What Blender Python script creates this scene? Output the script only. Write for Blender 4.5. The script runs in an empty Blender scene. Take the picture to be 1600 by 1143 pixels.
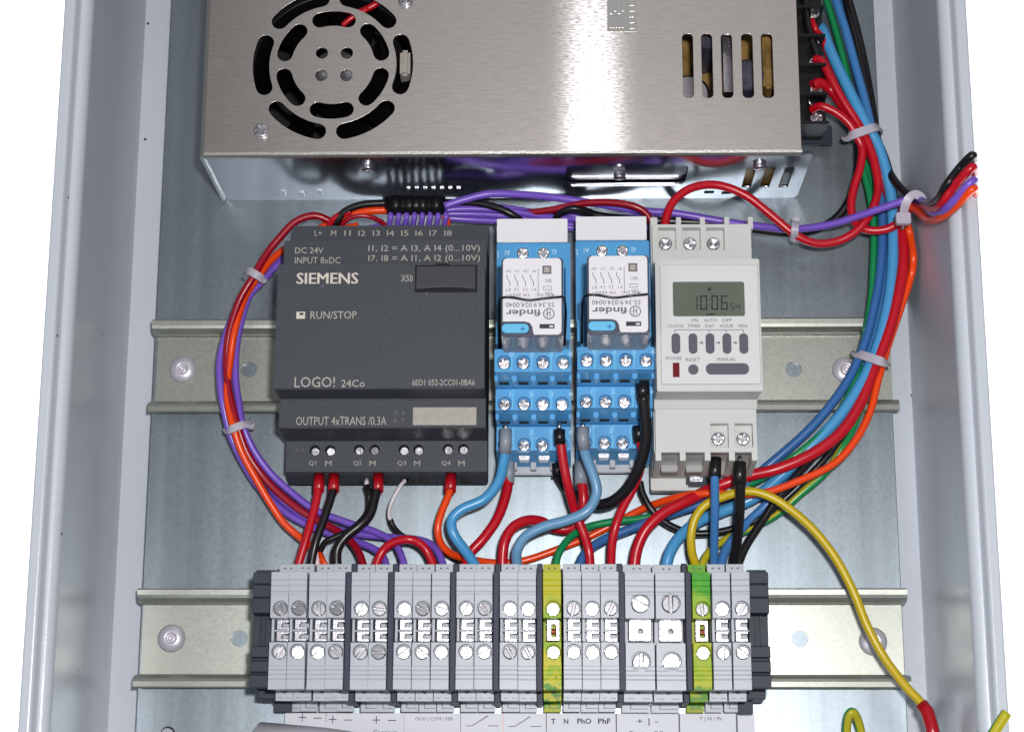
import bpy, bmesh, math, random
from mathutils import Vector, Matrix
random.seed(7)
C = bpy.context.scene.collection
S = 0.001                                   # everything below is written in millimetres
sc = bpy.context.scene

# ------------------------------------------------------------------ camera
F, CX, CY, CZ = 2968.87, 15.36, -170.55, 688.16
ROT = Matrix.Rotation(0.2448, 3, 'X') @ Matrix.Rotation(0.0208, 3, 'Y') @ Matrix.Rotation(-0.0027, 3, 'Z')
cam = bpy.data.cameras.new('camera'); cam.sensor_width = 36; cam.lens = 36 * F / 1600
cam.clip_start = 0.01; cam.clip_end = 50
co = bpy.data.objects.new('camera', cam); C.objects.link(co)
co.matrix_world = Matrix.Translation(Vector((CX, CY, CZ)) * S) @ ROT.to_4x4()
sc.camera = co

# ------------------------------------------------------------------ light and exposure
sc.view_settings.view_transform = 'Standard'; sc.view_settings.look = 'None'
sc.view_settings.exposure = 0.0; sc.view_settings.gamma = 1.0
w = bpy.data.worlds.new('World'); sc.world = w; w.use_nodes = True
wb = w.node_tree.nodes['Background']; wb.inputs[0].default_value = (0.93, 0.96, 1.0, 1); wb.inputs[1].default_value = 0.14

def area(name, loc, aim, sx, sy, power, col=(1, 1, 1), shape='RECTANGLE'):
    l = bpy.data.lights.new(name, 'AREA'); l.shape = shape; l.size = sx * S; l.size_y = sy * S
    l.energy = power; l.color = col
    o = bpy.data.objects.new(name, l); C.objects.link(o); o.location = Vector(loc) * S
    d = Vector(aim) - Vector(loc); o.rotation_euler = d.to_track_quat('-Z', 'Y').to_euler()
    return o
area('camera_flash', (45, -128, 690), (20, 10, 0), 26, 16, 3.45, (1.0, 0.985, 0.97))
area('window_light', (-700, -500, 1100), (0, 0, 0), 700, 500, 2.1, (0.85, 0.92, 1.0))
area('overhead_fill', (250, 950, 1250), (0, 0, 0), 1100, 800, 1.6, (1.0, 0.98, 0.96))  # added soft fill from above, also mirrored in the steel cover
# two low lamps added out of view beside the cabinet to wash the table pure white; the cabinet walls keep them out of the inside
area('table_fill_left', (-275, 0, 58), (-275, 0, -20), 80, 900, 2.3)
area('table_fill_right', (285, 0, 58), (285, 0, -20), 80, 900, 2.3)

def at(u, v, z):
    d = ROT @ Vector(((u - 800) / F, -(v - 571.5) / F, -1.0))
    t = (z - CZ) / d.z
    return Vector((CX + d.x * t, CY + d.y * t, z))
def X(u, v, z): return at(u, v, z).x
def Y(u, v, z): return at(u, v, z).y

# ------------------------------------------------------------------ materials
def lin(c):
    return tuple(((x / 255) / 12.92 if x / 255 <= 0.04045 else ((x / 255 + 0.055) / 1.055) ** 2.4) for x in c) + (1,)
def mat(name, rgb, rough=0.5, metal=0.0, var=0.0, vscale=300, bump=0.0, bscale=800, spec=0.5, coat=0.0,
        trans=0.0, sub=0.0, aniso=0.0, stretch=None, rvar=0.0, alpha=1.0, specks=0.0):
    m = bpy.data.materials.new(name); m.use_nodes = True; nt = m.node_tree; n = nt.nodes; L = nt.links
    b = n['Principled BSDF']
    col = lin(rgb)
    b.inputs['Base Color'].default_value = col; b.inputs['Roughness'].default_value = rough
    b.inputs['Metallic'].default_value = metal; b.inputs['Specular IOR Level'].default_value = spec
    b.inputs['Coat Weight'].default_value = coat; b.inputs['Transmission Weight'].default_value = trans
    b.inputs['Alpha'].default_value = alpha
    if sub: b.inputs['Subsurface Weight'].default_value = sub; b.inputs['Subsurface Radius'].default_value = (0.001, 0.001, 0.001)
    if aniso:
        b.inputs['Anisotropic'].default_value = aniso
        tg = n.new('ShaderNodeCombineXYZ'); tg.inputs[1].default_value = 1.0
        L.new(tg.outputs[0], b.inputs['Tangent'])
    if var or bump or rvar:
        tc = n.new('ShaderNodeTexCoord'); mp = n.new('ShaderNodeMapping')
        L.new(tc.outputs['Object'], mp.inputs[0])
        if stretch: mp.inputs['Scale'].default_value = stretch
    if var:
        nz = n.new('ShaderNodeTexNoise'); nz.inputs['Scale'].default_value = vscale; nz.inputs['Detail'].default_value = 5
        L.new(mp.outputs[0], nz.inputs['Vector'])
        mx = n.new('ShaderNodeMix'); mx.data_type = 'RGBA'; mx.blend_type = 'MIX'
        rmp = n.new('ShaderNodeMapRange'); rmp.inputs[1].default_value = 0.3; rmp.inputs[2].default_value = 0.7
        L.new(nz.outputs[0], rmp.inputs[0]); L.new(rmp.outputs[0], mx.inputs[0])
        mx.inputs[6].default_value = tuple(c * (1 - var) for c in col[:3]) + (1,)
        mx.inputs[7].default_value = tuple(min(1, c * (1 + var)) for c in col[:3]) + (1,)
        L.new(mx.outputs[2], b.inputs['Base Color'])
        if rvar:
            r2 = n.new('ShaderNodeMapRange'); r2.inputs[1].default_value = 0.3; r2.inputs[2].default_value = 0.7
            r2.inputs[3].default_value = rough - rvar; r2.inputs[4].default_value = rough + rvar
            L.new(nz.outputs[0], r2.inputs[0]); L.new(r2.outputs[0], b.inputs['Roughness'])
    if bump:
        nb = n.new('ShaderNodeTexNoise'); nb.inputs['Scale'].default_value = bscale; nb.inputs['Detail'].default_value = 3
        L.new(mp.outputs[0], nb.inputs['Vector'])
        bp = n.new('ShaderNodeBump'); bp.inputs['Strength'].default_value = bump; bp.inputs['Distance'].default_value = 0.0002
        L.new(nb.outputs[0], bp.inputs['Height']); L.new(bp.outputs[0], b.inputs['Normal'])
    if specks:   # rare dark specks in the lacquer or dust on plastic
        tc = n.new('ShaderNodeTexCoord'); vo = n.new('ShaderNodeTexVoronoi'); vo.inputs['Scale'].default_value = 62
        L.new(tc.outputs['Object'], vo.inputs['Vector'])
        lt = n.new('ShaderNodeMath'); lt.operation = 'LESS_THAN'; lt.inputs[1].default_value = 0.035; L.new(vo.outputs['Distance'], lt.inputs[0])
        mx = n.new('ShaderNodeMix'); mx.data_type = 'RGBA'; L.new(lt.outputs[0], mx.inputs[0])
        src = b.inputs['Base Color'].links[0].from_socket if b.inputs['Base Color'].links else None
        if src: L.new(src, mx.inputs[6])
        else: mx.inputs[6].default_value = col
        mx.inputs[7].default_value = tuple(c * (1 - specks) for c in col[:3]) + (1,); L.new(mx.outputs[2], b.inputs['Base Color'])
    return m

def galvanised(name, rgb, rough, spangle=0.25, flow=0.0):
    """zinc sheet: crystal spangle, cloudy tone and faint vertical rolling marks"""
    m = bpy.data.materials.new(name); m.use_nodes = True; nt = m.node_tree; n = nt.nodes; L = nt.links
    b = n['Principled BSDF']; b.inputs['Metallic'].default_value = 0.85
    tc = n.new('ShaderNodeTexCoord')
    vo = n.new('ShaderNodeTexVoronoi'); vo.inputs['Scale'].default_value = 1300; L.new(tc.outputs['Object'], vo.inputs['Vector'])
    cl = n.new('ShaderNodeTexNoise'); cl.inputs['Scale'].default_value = 9; cl.inputs['Detail'].default_value = 6; L.new(tc.outputs['Object'], cl.inputs['Vector'])
    mp = n.new('ShaderNodeMapping'); mp.inputs['Scale'].default_value = (60, 1.2, 1); L.new(tc.outputs['Object'], mp.inputs[0])
    st = n.new('ShaderNodeTexNoise'); st.inputs['Scale'].default_value = 2.2; st.inputs['Detail'].default_value = 3; L.new(mp.outputs[0], st.inputs['Vector'])
    sep = n.new('ShaderNodeSeparateColor'); L.new(vo.outputs['Color'], sep.inputs[0])
    def mr(src, a, c, lo, hi):
        r = n.new('ShaderNodeMapRange'); r.inputs[1].default_value = a; r.inputs[2].default_value = c
        r.inputs[3].default_value = lo; r.inputs[4].default_value = hi; L.new(src, r.inputs[0]); return r.outputs[0]
    def mul(a, c):
        k = n.new('ShaderNodeMath'); k.operation = 'MULTIPLY'; L.new(a, k.inputs[0]); L.new(c, k.inputs[1]); return k.outputs[0]
    f = mul(mr(sep.outputs[0], 0, 1, 1 - spangle, 1 + spangle), mr(cl.outputs[0], 0.3, 0.7, 0.93, 1.05))
    f = mul(f, mr(st.outputs[0], 0.35, 0.7, 1 - flow, 1 + flow))
    vm = n.new('ShaderNodeVectorMath'); vm.operation = 'SCALE'; vm.inputs[0].default_value = lin(rgb)[:3]
    L.new(f, vm.inputs['Scale']); L.new(vm.outputs[0], b.inputs['Base Color'])
    L.new(mr(sep.outputs[1], 0, 1, rough - 0.02, rough + 0.02), b.inputs['Roughness'])
    nb = n.new('ShaderNodeBump'); nb.inputs['Strength'].default_value = 0.03; nb.inputs['Distance'].default_value = 0.0001
    L.new(sep.outputs[2], nb.inputs['Height']); L.new(nb.outputs[0], b.inputs['Normal'])
    return m

def earth_mat(name, stops, seed):
    """yellow and green marbling of the protective earth terminals, top to foot"""
    m = mat(name, (200, 180, 30), 0.42, spec=0.25); nt = m.node_tree; n = nt.nodes; L = nt.links; b = n['Principled BSDF']
    tc = n.new('ShaderNodeTexCoord'); sp = n.new('ShaderNodeSeparateXYZ'); L.new(tc.outputs['Object'], sp.inputs[0])
    r = n.new('ShaderNodeMapRange'); r.inputs[1].default_value = 0.022; r.inputs[2].default_value = -0.027; L.new(sp.outputs[1], r.inputs[0])
    mp = n.new('ShaderNodeMapping'); mp.inputs['Location'].default_value = (seed, 0, 0); L.new(tc.outputs['Object'], mp.inputs[0])
    nz = n.new('ShaderNodeTexNoise'); nz.inputs['Scale'].default_value = 190; nz.inputs['Detail'].default_value = 2; L.new(mp.outputs[0], nz.inputs['Vector'])
    k = n.new('ShaderNodeMath'); k.operation = 'MULTIPLY_ADD'; k.inputs[1].default_value = 0.42; k.inputs[2].default_value = -0.21; L.new(nz.outputs[0], k.inputs[0])
    ad = n.new('ShaderNodeMath'); ad.operation = 'ADD'; L.new(r.outputs[0], ad.inputs[0]); L.new(k.outputs[0], ad.inputs[1])
    cr = n.new('ShaderNodeValToRGB'); e = cr.color_ramp.elements
    while len(e) > 1: e.remove(e[-1])
    e[0].position = stops[0][0]; e[0].color = lin(stops[0][1])
    for p, c in stops[1:]: q = e.new(p); q.color = lin(c)
    L.new(ad.outputs[0], cr.inputs[0]); L.new(cr.outputs[0], b.inputs['Base Color'])
    return m

def stripe_mat(name, a, c, width=0.3, phase=0.0):
    m = mat(name, a, 0.32); nt = m.node_tree; n = nt.nodes; L = nt.links; b = n['Principled BSDF']
    uv = n.new('ShaderNodeUVMap'); sp = n.new('ShaderNodeSeparateXYZ'); L.new(uv.outputs[0], sp.inputs[0])
    ad = n.new('ShaderNodeMath'); ad.operation = 'ADD'; ad.inputs[1].default_value = phase; L.new(sp.outputs[0], ad.inputs[0])
    fr = n.new('ShaderNodeMath'); fr.operation = 'FRACT'; L.new(ad.outputs[0], fr.inputs[0])
    lt = n.new('ShaderNodeMath'); lt.operation = 'LESS_THAN'; lt.inputs[1].default_value = width; L.new(fr.outputs[0], lt.inputs[0])
    mx = n.new('ShaderNodeMix'); mx.data_type = 'RGBA'; L.new(lt.outputs[0], mx.inputs[0])
    mx.inputs[6].default_value = lin(a); mx.inputs[7].default_value = lin(c); L.new(mx.outputs[2], b.inputs['Base Color'])
    return m

M = dict(
    table=mat('white_table', (246, 246, 247), 0.8),
    paint=mat('light_grey_paint', (196, 202, 212), 0.3, bump=0.4, bscale=620, var=0.04, vscale=9, specks=0.9),
    plate=galvanised('galvanised_plate', (143, 153, 161), 0.36, 0.05, 0.12),
    rail=galvanised('zinc_rail', (176, 179, 171), 0.37, 0.05),
    psu=mat('brushed_steel_cover', (176, 169, 165), 0.4, 1.0, var=0.035, vscale=420, stretch=(0.35, 3, 1), aniso=0.5, rvar=0.02),
    psuside=mat('bright_steel_side', (192, 194, 200), 0.17, 1.0, var=0.06, vscale=40),
    psuedge=mat('folded_steel_edge', (205, 203, 198), 0.32, 1.0, bump=0.3, bscale=900),
    steel=mat('plated_screw_steel', (206, 204, 210), 0.3, 1.0, bump=0.15, bscale=1500),
    tin=mat('tinned_metal', (206, 204, 212), 0.27, 1.0, bump=0.3, bscale=900),
    copper=mat('copper_core', (190, 110, 90), 0.3, 1.0),
    plc=mat('anthracite_plastic', (61, 65, 72), 0.52, spec=0.38, var=0.28, vscale=2600, bump=0.6, bscale=2200, specks=-1.2),
    plcdark=mat('anthracite_plastic_smooth', (52, 54, 58), 0.42, bump=0.15, bscale=900),
    black=mat('black_plastic', (20, 19, 22), 0.35, spec=0.35),
    hole=mat('hollow_shade_paint', (10, 10, 14), 0.8),  # near-black colour stands in for the shade inside openings
    beige=mat('beige_plate', (168, 162, 154), 0.5, var=0.08, vscale=500),
    ink=mat('pale_print', (172, 168, 160), 0.6),
    inkbold=mat('pale_bold_print', (206, 197, 188), 0.6),
    inkgrey=mat('grey_print', (104, 102, 108), 0.7),
    inkdark=mat('dark_print', (52, 48, 60), 0.7),
    inkviolet=mat('purple_print', (88, 62, 100), 0.7),
    inkwhite=mat('light_blue_print', (200, 232, 250), 0.6),
    blue=mat('blue_plastic', (82, 160, 216), 0.33, var=0.05, vscale=60, bump=0.1, bscale=700, sub=0.05),
    bluelight=mat('bright_blue_plastic', (96, 184, 228), 0.4),
    tag=mat('white_tag_plastic', (228, 228, 232), 0.5),
    label=mat('white_label', (222, 219, 225), 0.45),
    clear=mat('clear_relay_case', (88, 92, 112), 0.3, trans=0.35, bump=0.3, bscale=260),
    relayin=mat('relay_coil_inside', (64, 62, 78), 0.5, var=0.5, vscale=330),
    timer=mat('grey_white_plastic', (199, 200, 198), 0.42, bump=0.12, bscale=900, var=0.02, vscale=30),
    timerface=mat('pale_front_panel', (206, 208, 209), 0.4),
    lcd=mat('liquid_crystal_glass', (100, 106, 96), 0.22, spec=0.4, var=0.1, vscale=25),
    digit=mat('liquid_crystal_digit', (16, 22, 22), 0.5),
    button=mat('slate_rubber_button', (78, 79, 92), 0.55, bump=0.3, bscale=1200),
    led=mat('dark_red_lamp', (110, 8, 28), 0.25),
    term=mat('light_grey_terminal_plastic', (174, 179, 188), 0.4, bump=0.1, bscale=900, var=0.03, vscale=70, sub=0.05),
    slate=mat('slate_grey_plastic', (44, 51, 63), 0.5, spec=0.3, bump=0.25, bscale=900, var=0.1, vscale=80),
    divider=mat('dark_violet_grey_plastic', (46, 49, 70), 0.5, spec=0.3, bump=0.2, bscale=900),
    pe1=earth_mat('yellow_earth_plastic', [(0, (175, 177, 9)), (0.28, (183, 178, 10)), (0.4, (125, 165, 14)), (0.48, (175, 182, 19)), (0.6, (134, 169, 13)), (0.7, (198, 182, 8)), (0.8, (134, 172, 10)), (0.87, (192, 180, 10)), (0.9, (34, 125, 12)), (0.95, (107, 157, 12)), (1, (170, 172, 19))], 0.3),
    pe2=earth_mat('green_earth_plastic', [(0, (107, 165, 16)), (0.08, (45, 145, 19)), (0.22, (65, 155, 19)), (0.3, (134, 174, 15)), (0.42, (158, 172, 13)), (0.6, (173, 180, 16)), (0.72, (142, 172, 8)), (0.82, (175, 177, 10)), (0.9, (62, 136, 14)), (0.94, (115, 157, 12)), (1, (165, 160, 11))], 0.7),
    footgrey=mat('grey_foot_plastic', (176, 178, 186), 0.4),
    timerfoot=mat('mid_grey_plastic', (160, 160, 158), 0.55),  # darker grey than the timer housing
    rivetmat=mat('anodised_rivet', (206, 202, 212), 0.38, 0.45),
    paper=mat('white_label_paper', (222, 223, 232), 0.6),
    tie=mat('translucent_nylon', (206, 200, 214), 0.3, trans=0.25, sub=0.2),
    yellowpcb=mat('amber_board', (126, 98, 50), 0.4, var=0.6, vscale=120),
    w_red=mat('red_insulation', (188, 14, 34), 0.3), w_crim=mat('crimson_insulation', (150, 8, 34), 0.3),
    w_black=mat('black_insulation', (24, 21, 24), 0.32), w_lblue=mat('light_blue_insulation', (74, 152, 206), 0.3),
    w_pblue=mat('pale_blue_insulation', (106, 154, 192), 0.32), w_blue=mat('blue_insulation', (64, 122, 184), 0.3),
    w_sky=mat('sky_blue_insulation', (62, 136, 200), 0.3), w_dblue=mat('dark_blue_insulation', (54, 102, 164), 0.3),
    w_green=mat('green_insulation', (20, 136, 80), 0.3), w_violet=mat('violet_insulation', (118, 84, 192), 0.32),
    w_orange=mat('orange_insulation', (236, 70, 14), 0.3), w_yellow=mat('yellow_insulation', (200, 172, 24), 0.34),
    w_white=mat('white_insulation', (214, 206, 212), 0.4), w_grey=mat('grey_ferrule_plastic', (136, 144, 156), 0.4),
    f_red=mat('red_ferrule_plastic', (172, 12, 28), 0.28),
    w_gy=stripe_mat('green_yellow_insulation', (24, 140, 72), (186, 176, 36), 0.36, 0.35),
    w_yg=stripe_mat('yellow_green_insulation', (200, 176, 28), (24, 140, 66), 0.4, 0.1),
    sleeve=mat('grey_plastic_sleeve', (206, 206, 212), 0.45),
)

def brush(m):
    """sharp lobe of the cross-brushed sheet: spreads a highlight along y only, broken up by fine grain"""
    nt = m.node_tree; n = nt.nodes; L = nt.links; b = n['Principled BSDF']; out = n['Material Output']
    g = n.new('ShaderNodeBsdfAnisotropic'); g.distribution = 'BECKMANN'; g.inputs['Color'].default_value = (0.9, 0.9, 0.93, 1)
    g.inputs['Roughness'].default_value = 0.224; g.inputs['Anisotropy'].default_value = 0.8
    tg = n.new('ShaderNodeCombineXYZ'); tg.inputs[0].default_value = 1.0; L.new(tg.outputs[0], g.inputs['Tangent'])
    tc = n.new('ShaderNodeTexCoord'); mp = n.new('ShaderNodeMapping'); mp.inputs['Scale'].default_value = (0.35, 1.6, 1); L.new(tc.outputs['Object'], mp.inputs[0])
    nz = n.new('ShaderNodeTexNoise'); nz.inputs['Scale'].default_value = 1300; nz.inputs['Detail'].default_value = 2; L.new(mp.outputs[0], nz.inputs['Vector'])
    r = n.new('ShaderNodeMapRange'); r.inputs[1].default_value = 0.35; r.inputs[2].default_value = 0.65; r.inputs[3].default_value = 0.05; r.inputs[4].default_value = 0.3
    L.new(nz.outputs[0], r.inputs[0]); mx = n.new('ShaderNodeMixShader')
    L.new(r.outputs[0], mx.inputs[0]); L.new(b.outputs[0], mx.inputs[1]); L.new(g.outputs[0], mx.inputs[2]); L.new(mx.outputs[0], out.inputs[0])
brush(M['psu'])

# ------------------------------------------------------------------ object helpers
def tag(o, label=None, cat=None, group=None, kind=None):
    if label: o['label'] = label
    if cat: o['category'] = cat
    if group: o['group'] = group
    if kind: o['kind'] = kind
    return o
def thing(name, loc, label, cat, group=None):
    o = bpy.data.objects.new(name, None); C.objects.link(o); o.location = Vector(loc) * S
    o.empty_display_size = 0.005
    return tag(o, label, cat, group)
def world_loc(o):
    v = Vector((0, 0, 0))
    while o: v += o.location; o = o.parent
    return v
def link(name, me, m, parent=None, origin=None, smooth=False):
    """me is in world metres; re-based onto the parent (or onto its own origin)"""
    if parent is not None: off = world_loc(parent)
    elif origin is not None: off = Vector(origin) * S
    else:
        xs = [v.co for v in me.vertices]
        off = Vector(((min(c.x for c in xs) + max(c.x for c in xs)) / 2, (min(c.y for c in xs) + max(c.y for c in xs)) / 2, min(c.z for c in xs)))
    me.transform(Matrix.Translation(-off))
    me.materials.clear(); me.materials.append(m if not isinstance(m, str) else M[m])
    if smooth: me.shade_smooth()
    o = bpy.data.objects.new(name, me); C.objects.link(o); o.parent = parent
    if parent is None: o.location = off
    return o
def copy_tree(o, parent=None, d=(0, 0, 0)):
    c = o.copy(); C.objects.link(c); c.parent = parent
    if parent is None: c.location = o.location + Vector(d) * S
    for ch in [x for x in KIDS() if x.parent == o]: copy_tree(ch, c)
    return c
def KIDS(): return list(C.objects)

def to_mesh(bm):
    bmesh.ops.recalc_face_normals(bm, faces=bm.faces)
    for v in bm.verts: v.co *= S
    me = bpy.data.meshes.new('part'); bm.to_mesh(me); bm.free(); return me
def bev(bm, r, seg=2):
    if r > 0: bmesh.ops.bevel(bm, geom=list(bm.edges), offset=r, segments=seg, affect='EDGES', clamp_overlap=True)
def add_box(bm, x0, x1, y0, y1, z0, z1):
    v = [bm.verts.new(p) for p in ((x0, y0, z0), (x1, y0, z0), (x1, y1, z0), (x0, y1, z0), (x0, y0, z1), (x1, y0, z1), (x1, y1, z1), (x0, y1, z1))]
    for f in ((0, 1, 2, 3), (4, 5, 6, 7), (0, 1, 5, 4), (1, 2, 6, 5), (2, 3, 7, 6), (3, 0, 4, 7)): bm.faces.new([v[i] for i in f])
def box(x0, x1, y0, y1, z0, z1, r=0.0, seg=2):
    bm = bmesh.new(); add_box(bm, x0, x1, y0, y1, z0, z1)
    bmesh.ops.recalc_face_normals(bm, faces=bm.faces); bev(bm, r, seg); return to_mesh(bm)
def boxes(lst, r=0.0):
    bm = bmesh.new()
    for b in lst: add_box(bm, *b)
    bmesh.ops.recalc_face_normals(bm, faces=bm.faces); bev(bm, r, 1); return to_mesh(bm)
def prism_x(x0, x1, prof, r=0.0, seg=2):
    """profile of (y, z) pushed along x"""
    bm = bmesh.new()
    a = [bm.verts.new((x0, y, z)) for y, z in prof]; b = [bm.verts.new((x1, y, z)) for y, z in prof]
    bm.faces.new(a); bm.faces.new(b); n = len(prof)
    for i in range(n): bm.faces.new((a[i], a[(i + 1) % n], b[(i + 1) % n], b[i]))
    bmesh.ops.recalc_face_normals(bm, faces=bm.faces); bev(bm, r, seg); return to_mesh(bm)
def prism_y(y0, y1, prof, r=0.0):
    bm = bmesh.new()
    a = [bm.verts.new((x, y0, z)) for x, z in prof]; b = [bm.verts.new((x, y1, z)) for x, z in prof]
    bm.faces.new(a); bm.faces.new(b); n = len(prof)
    for i in range(n): bm.faces.new((a[i], a[(i + 1) % n], b[(i + 1) % n], b[i]))
    bmesh.ops.recalc_face_normals(bm, faces=bm.faces); bev(bm, r, 2); return to_mesh(bm)
def sheet(outer, holes, z0, z1, bevel=0.0):
    """flat sheet with real holes: outlines are lists of (x, y) in mm"""
    cu = bpy.data.curves.new('outline', 'CURVE'); cu.dimensions = '2D'; cu.fill_mode = 'BOTH'
    for pts in [outer] + holes:
        s = cu.splines.new('POLY'); s.points.add(len(pts) - 1)
        for i, p in enumerate(pts): s.points[i].co = (p[0] * S, p[1] * S, 0, 1)
        s.use_cyclic_u = True
    cu.extrude = max(0.0, (z1 - z0) / 2 - bevel) * S; cu.bevel_depth = bevel * S; cu.bevel_resolution = 1
    if bevel: cu.offset = -bevel * S
    o = bpy.data.objects.new('outline', cu); me = bpy.data.meshes.new_from_object(o)
    bpy.data.objects.remove(o); bpy.data.curves.remove(cu)
    me.transform(Matrix.Translation((0, 0, (z0 + z1) / 2 * S)))
    bm = bmesh.new(); bm.from_mesh(me); bmesh.ops.remove_doubles(bm, verts=bm.verts, dist=1e-7)
    bmesh.ops.recalc_face_normals(bm, faces=bm.faces); bm.to_mesh(me); bm.free()
    return me
def rect(x0, x1, y0, y1, r=0.0, n=5):
    if r <= 0: return [(x0, y0), (x1, y0), (x1, y1), (x0, y1)]
    out = []
    for cx, cy, a0 in ((x1 - r, y0 + r, -90), (x1 - r, y1 - r, 0), (x0 + r, y1 - r, 90), (x0 + r, y0 + r, 180)):
        for i in range(n + 1):
            a = math.radians(a0 + 90 * i / n); out.append((cx + r * math.cos(a), cy + r * math.sin(a)))
    return out
def circ(x, y, r, n=28): return [(x + r * math.cos(6.28318 * i / n), y + r * math.sin(6.28318 * i / n)) for i in range(n)]
def lathe(prof, x, y, z, n=32, axis='Z'):
    """profile of (radius, height)"""
    bm = bmesh.new(); rings = []
    for r, h in prof:
        if r < 1e-6: rings.append([bm.verts.new((x, y, z + h))])
        else: rings.append([bm.verts.new((x + r * math.cos(6.283185 * i / n), y + r * math.sin(6.283185 * i / n), z + h)) for i in range(n)])
    for a, b in zip(rings, rings[1:]):
        for i in range(n):
            j = (i + 1) % n
            if len(a) == 1: bm.faces.new((a[0], b[i], b[j]))
            elif len(b) == 1: bm.faces.new((a[i], a[j], b[0]))
            else: bm.faces.new((a[i], a[j], b[j], b[i]))
    return to_mesh(bm)
def spline(pts, step=7):
    P = [Vector(p) for p in pts]; P = [P[0] * 2 - P[1]] + P + [P[-1] * 2 - P[-2]]; out = []
    for i in range(1, len(P) - 2):
        for k in range(step):
            t = k / step; a, b, c, d = P[i - 1], P[i], P[i + 1], P[i + 2]
            out.append(0.5 * ((2 * b) + (c - a) * t + (2 * a - 5 * b + 4 * c - d) * t * t + (3 * b - a - 3 * c + d) * t ** 3))
    out.append(P[-2]); return out
def tube(pts, r, n=14, smooth=True, step=7, radii=None, flat=None):
    path = spline(pts, step) if smooth and len(pts) > 2 else [Vector(p) for p in pts]
    bm = bmesh.new(); uvl = bm.loops.layers.uv.new('UVMap'); rings = []; N = None; ln = 0; lens = []
    for i, p in enumerate(path):
        t = (path[min(i + 1, len(path) - 1)] - path[max(i - 1, 0)]).normalized()
        if N is None: N = t.orthogonal().normalized() if abs(t.z) > 0.95 else t.cross(Vector((0, 0, 1))).normalized()
        N = (N - t * N.dot(t)).normalized(); B = t.cross(N)
        rr = r if radii is None else radii[min(len(radii) - 1, int(round(i / (len(path) - 1) * (len(radii) - 1))))]
        fl = 1.0 if flat is None else flat
        rings.append([bm.verts.new(p + (N * math.cos(6.283185 * k / n) + B * math.sin(6.283185 * k / n) * fl) * rr) for k in range(n)])
        if i: ln += (p - path[i - 1]).length
        lens.append(ln)
    for i in range(len(rings) - 1):
        for k in range(n):
            j = (k + 1) % n
            f = bm.faces.new((rings[i][k], rings[i][j], rings[i + 1][j], rings[i + 1][k])); f.smooth = True
            tw = lens[i] / 260
            for lp, (uu, vv) in zip(f.loops, ((k, 0), (k + 1, 0), (k + 1, 1), (k, 1))): lp[uvl].uv = (uu / n + tw, lens[i + vv])
    bm.faces.new(rings[0][::-1]); bm.faces.new(rings[-1])
    return to_mesh(bm)

_font = {}
def text(body, u0, v0, u1, v1, z, m, parent, name='lettering', flip=False, rot=0, bold=0.0):
    """lettering fitted to the box (u0,v0)-(u1,v1) of the surface at height z, 0.06 mm thick"""
    cu = bpy.data.curves.new('lettering', 'FONT'); cu.body = body; cu.size = 0.01; cu.resolution_u = 2
    cu.extrude = 0.00003; cu.offset = bold * 0.01
    o = bpy.data.objects.new('lettering', cu); me = bpy.data.meshes.new_from_object(o); bpy.data.objects.remove(o); bpy.data.curves.remove(cu)
    if rot: me.transform(Matrix.Rotation(math.radians(rot), 4, 'Z'))
    if flip: me.transform(Matrix.Rotation(math.pi, 4, 'Z'))
    a, b = at(u0, v1, z), at(u1, v0, z)
    xs = [v.co.x for v in me.vertices]; ys = [v.co.y for v in me.vertices]
    sx = (b.x - a.x) * S / (max(xs) - min(xs)); sy = (b.y - a.y) * S / (max(ys) - min(ys))
    for v in me.vertices: v.co = Vector(((v.co.x - min(xs)) * sx + a.x * S, (v.co.y - min(ys)) * sy + a.y * S, v.co.z + (z + 0.06) * S))
    return link(name, me, m, parent)
def prect(u0, v0, u1, v1, z, h, m, parent, name, r=0.0, bevel=0.0, depth=0.0):
    a, b = at(u0, v1, z), at(u1, v0, z)
    if r > 0: me = sheet(rect(a.x, b.x, a.y, b.y, r), [], z - depth, z + h, bevel)
    else: me = box(a.x, b.x, a.y, b.y, z - depth, z + h, bevel)
    return link(name, me, m, parent)
def bars(lst, z, h, m, parent, name):
    L_ = []
    for u0, v0, u1, v1 in lst:
        a, b = at(u0, v1, z), at(u1, v0, z); L_.append((a.x, b.x, a.y, b.y, z, z + h))
    return link(name, boxes(L_), m, parent)

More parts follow.
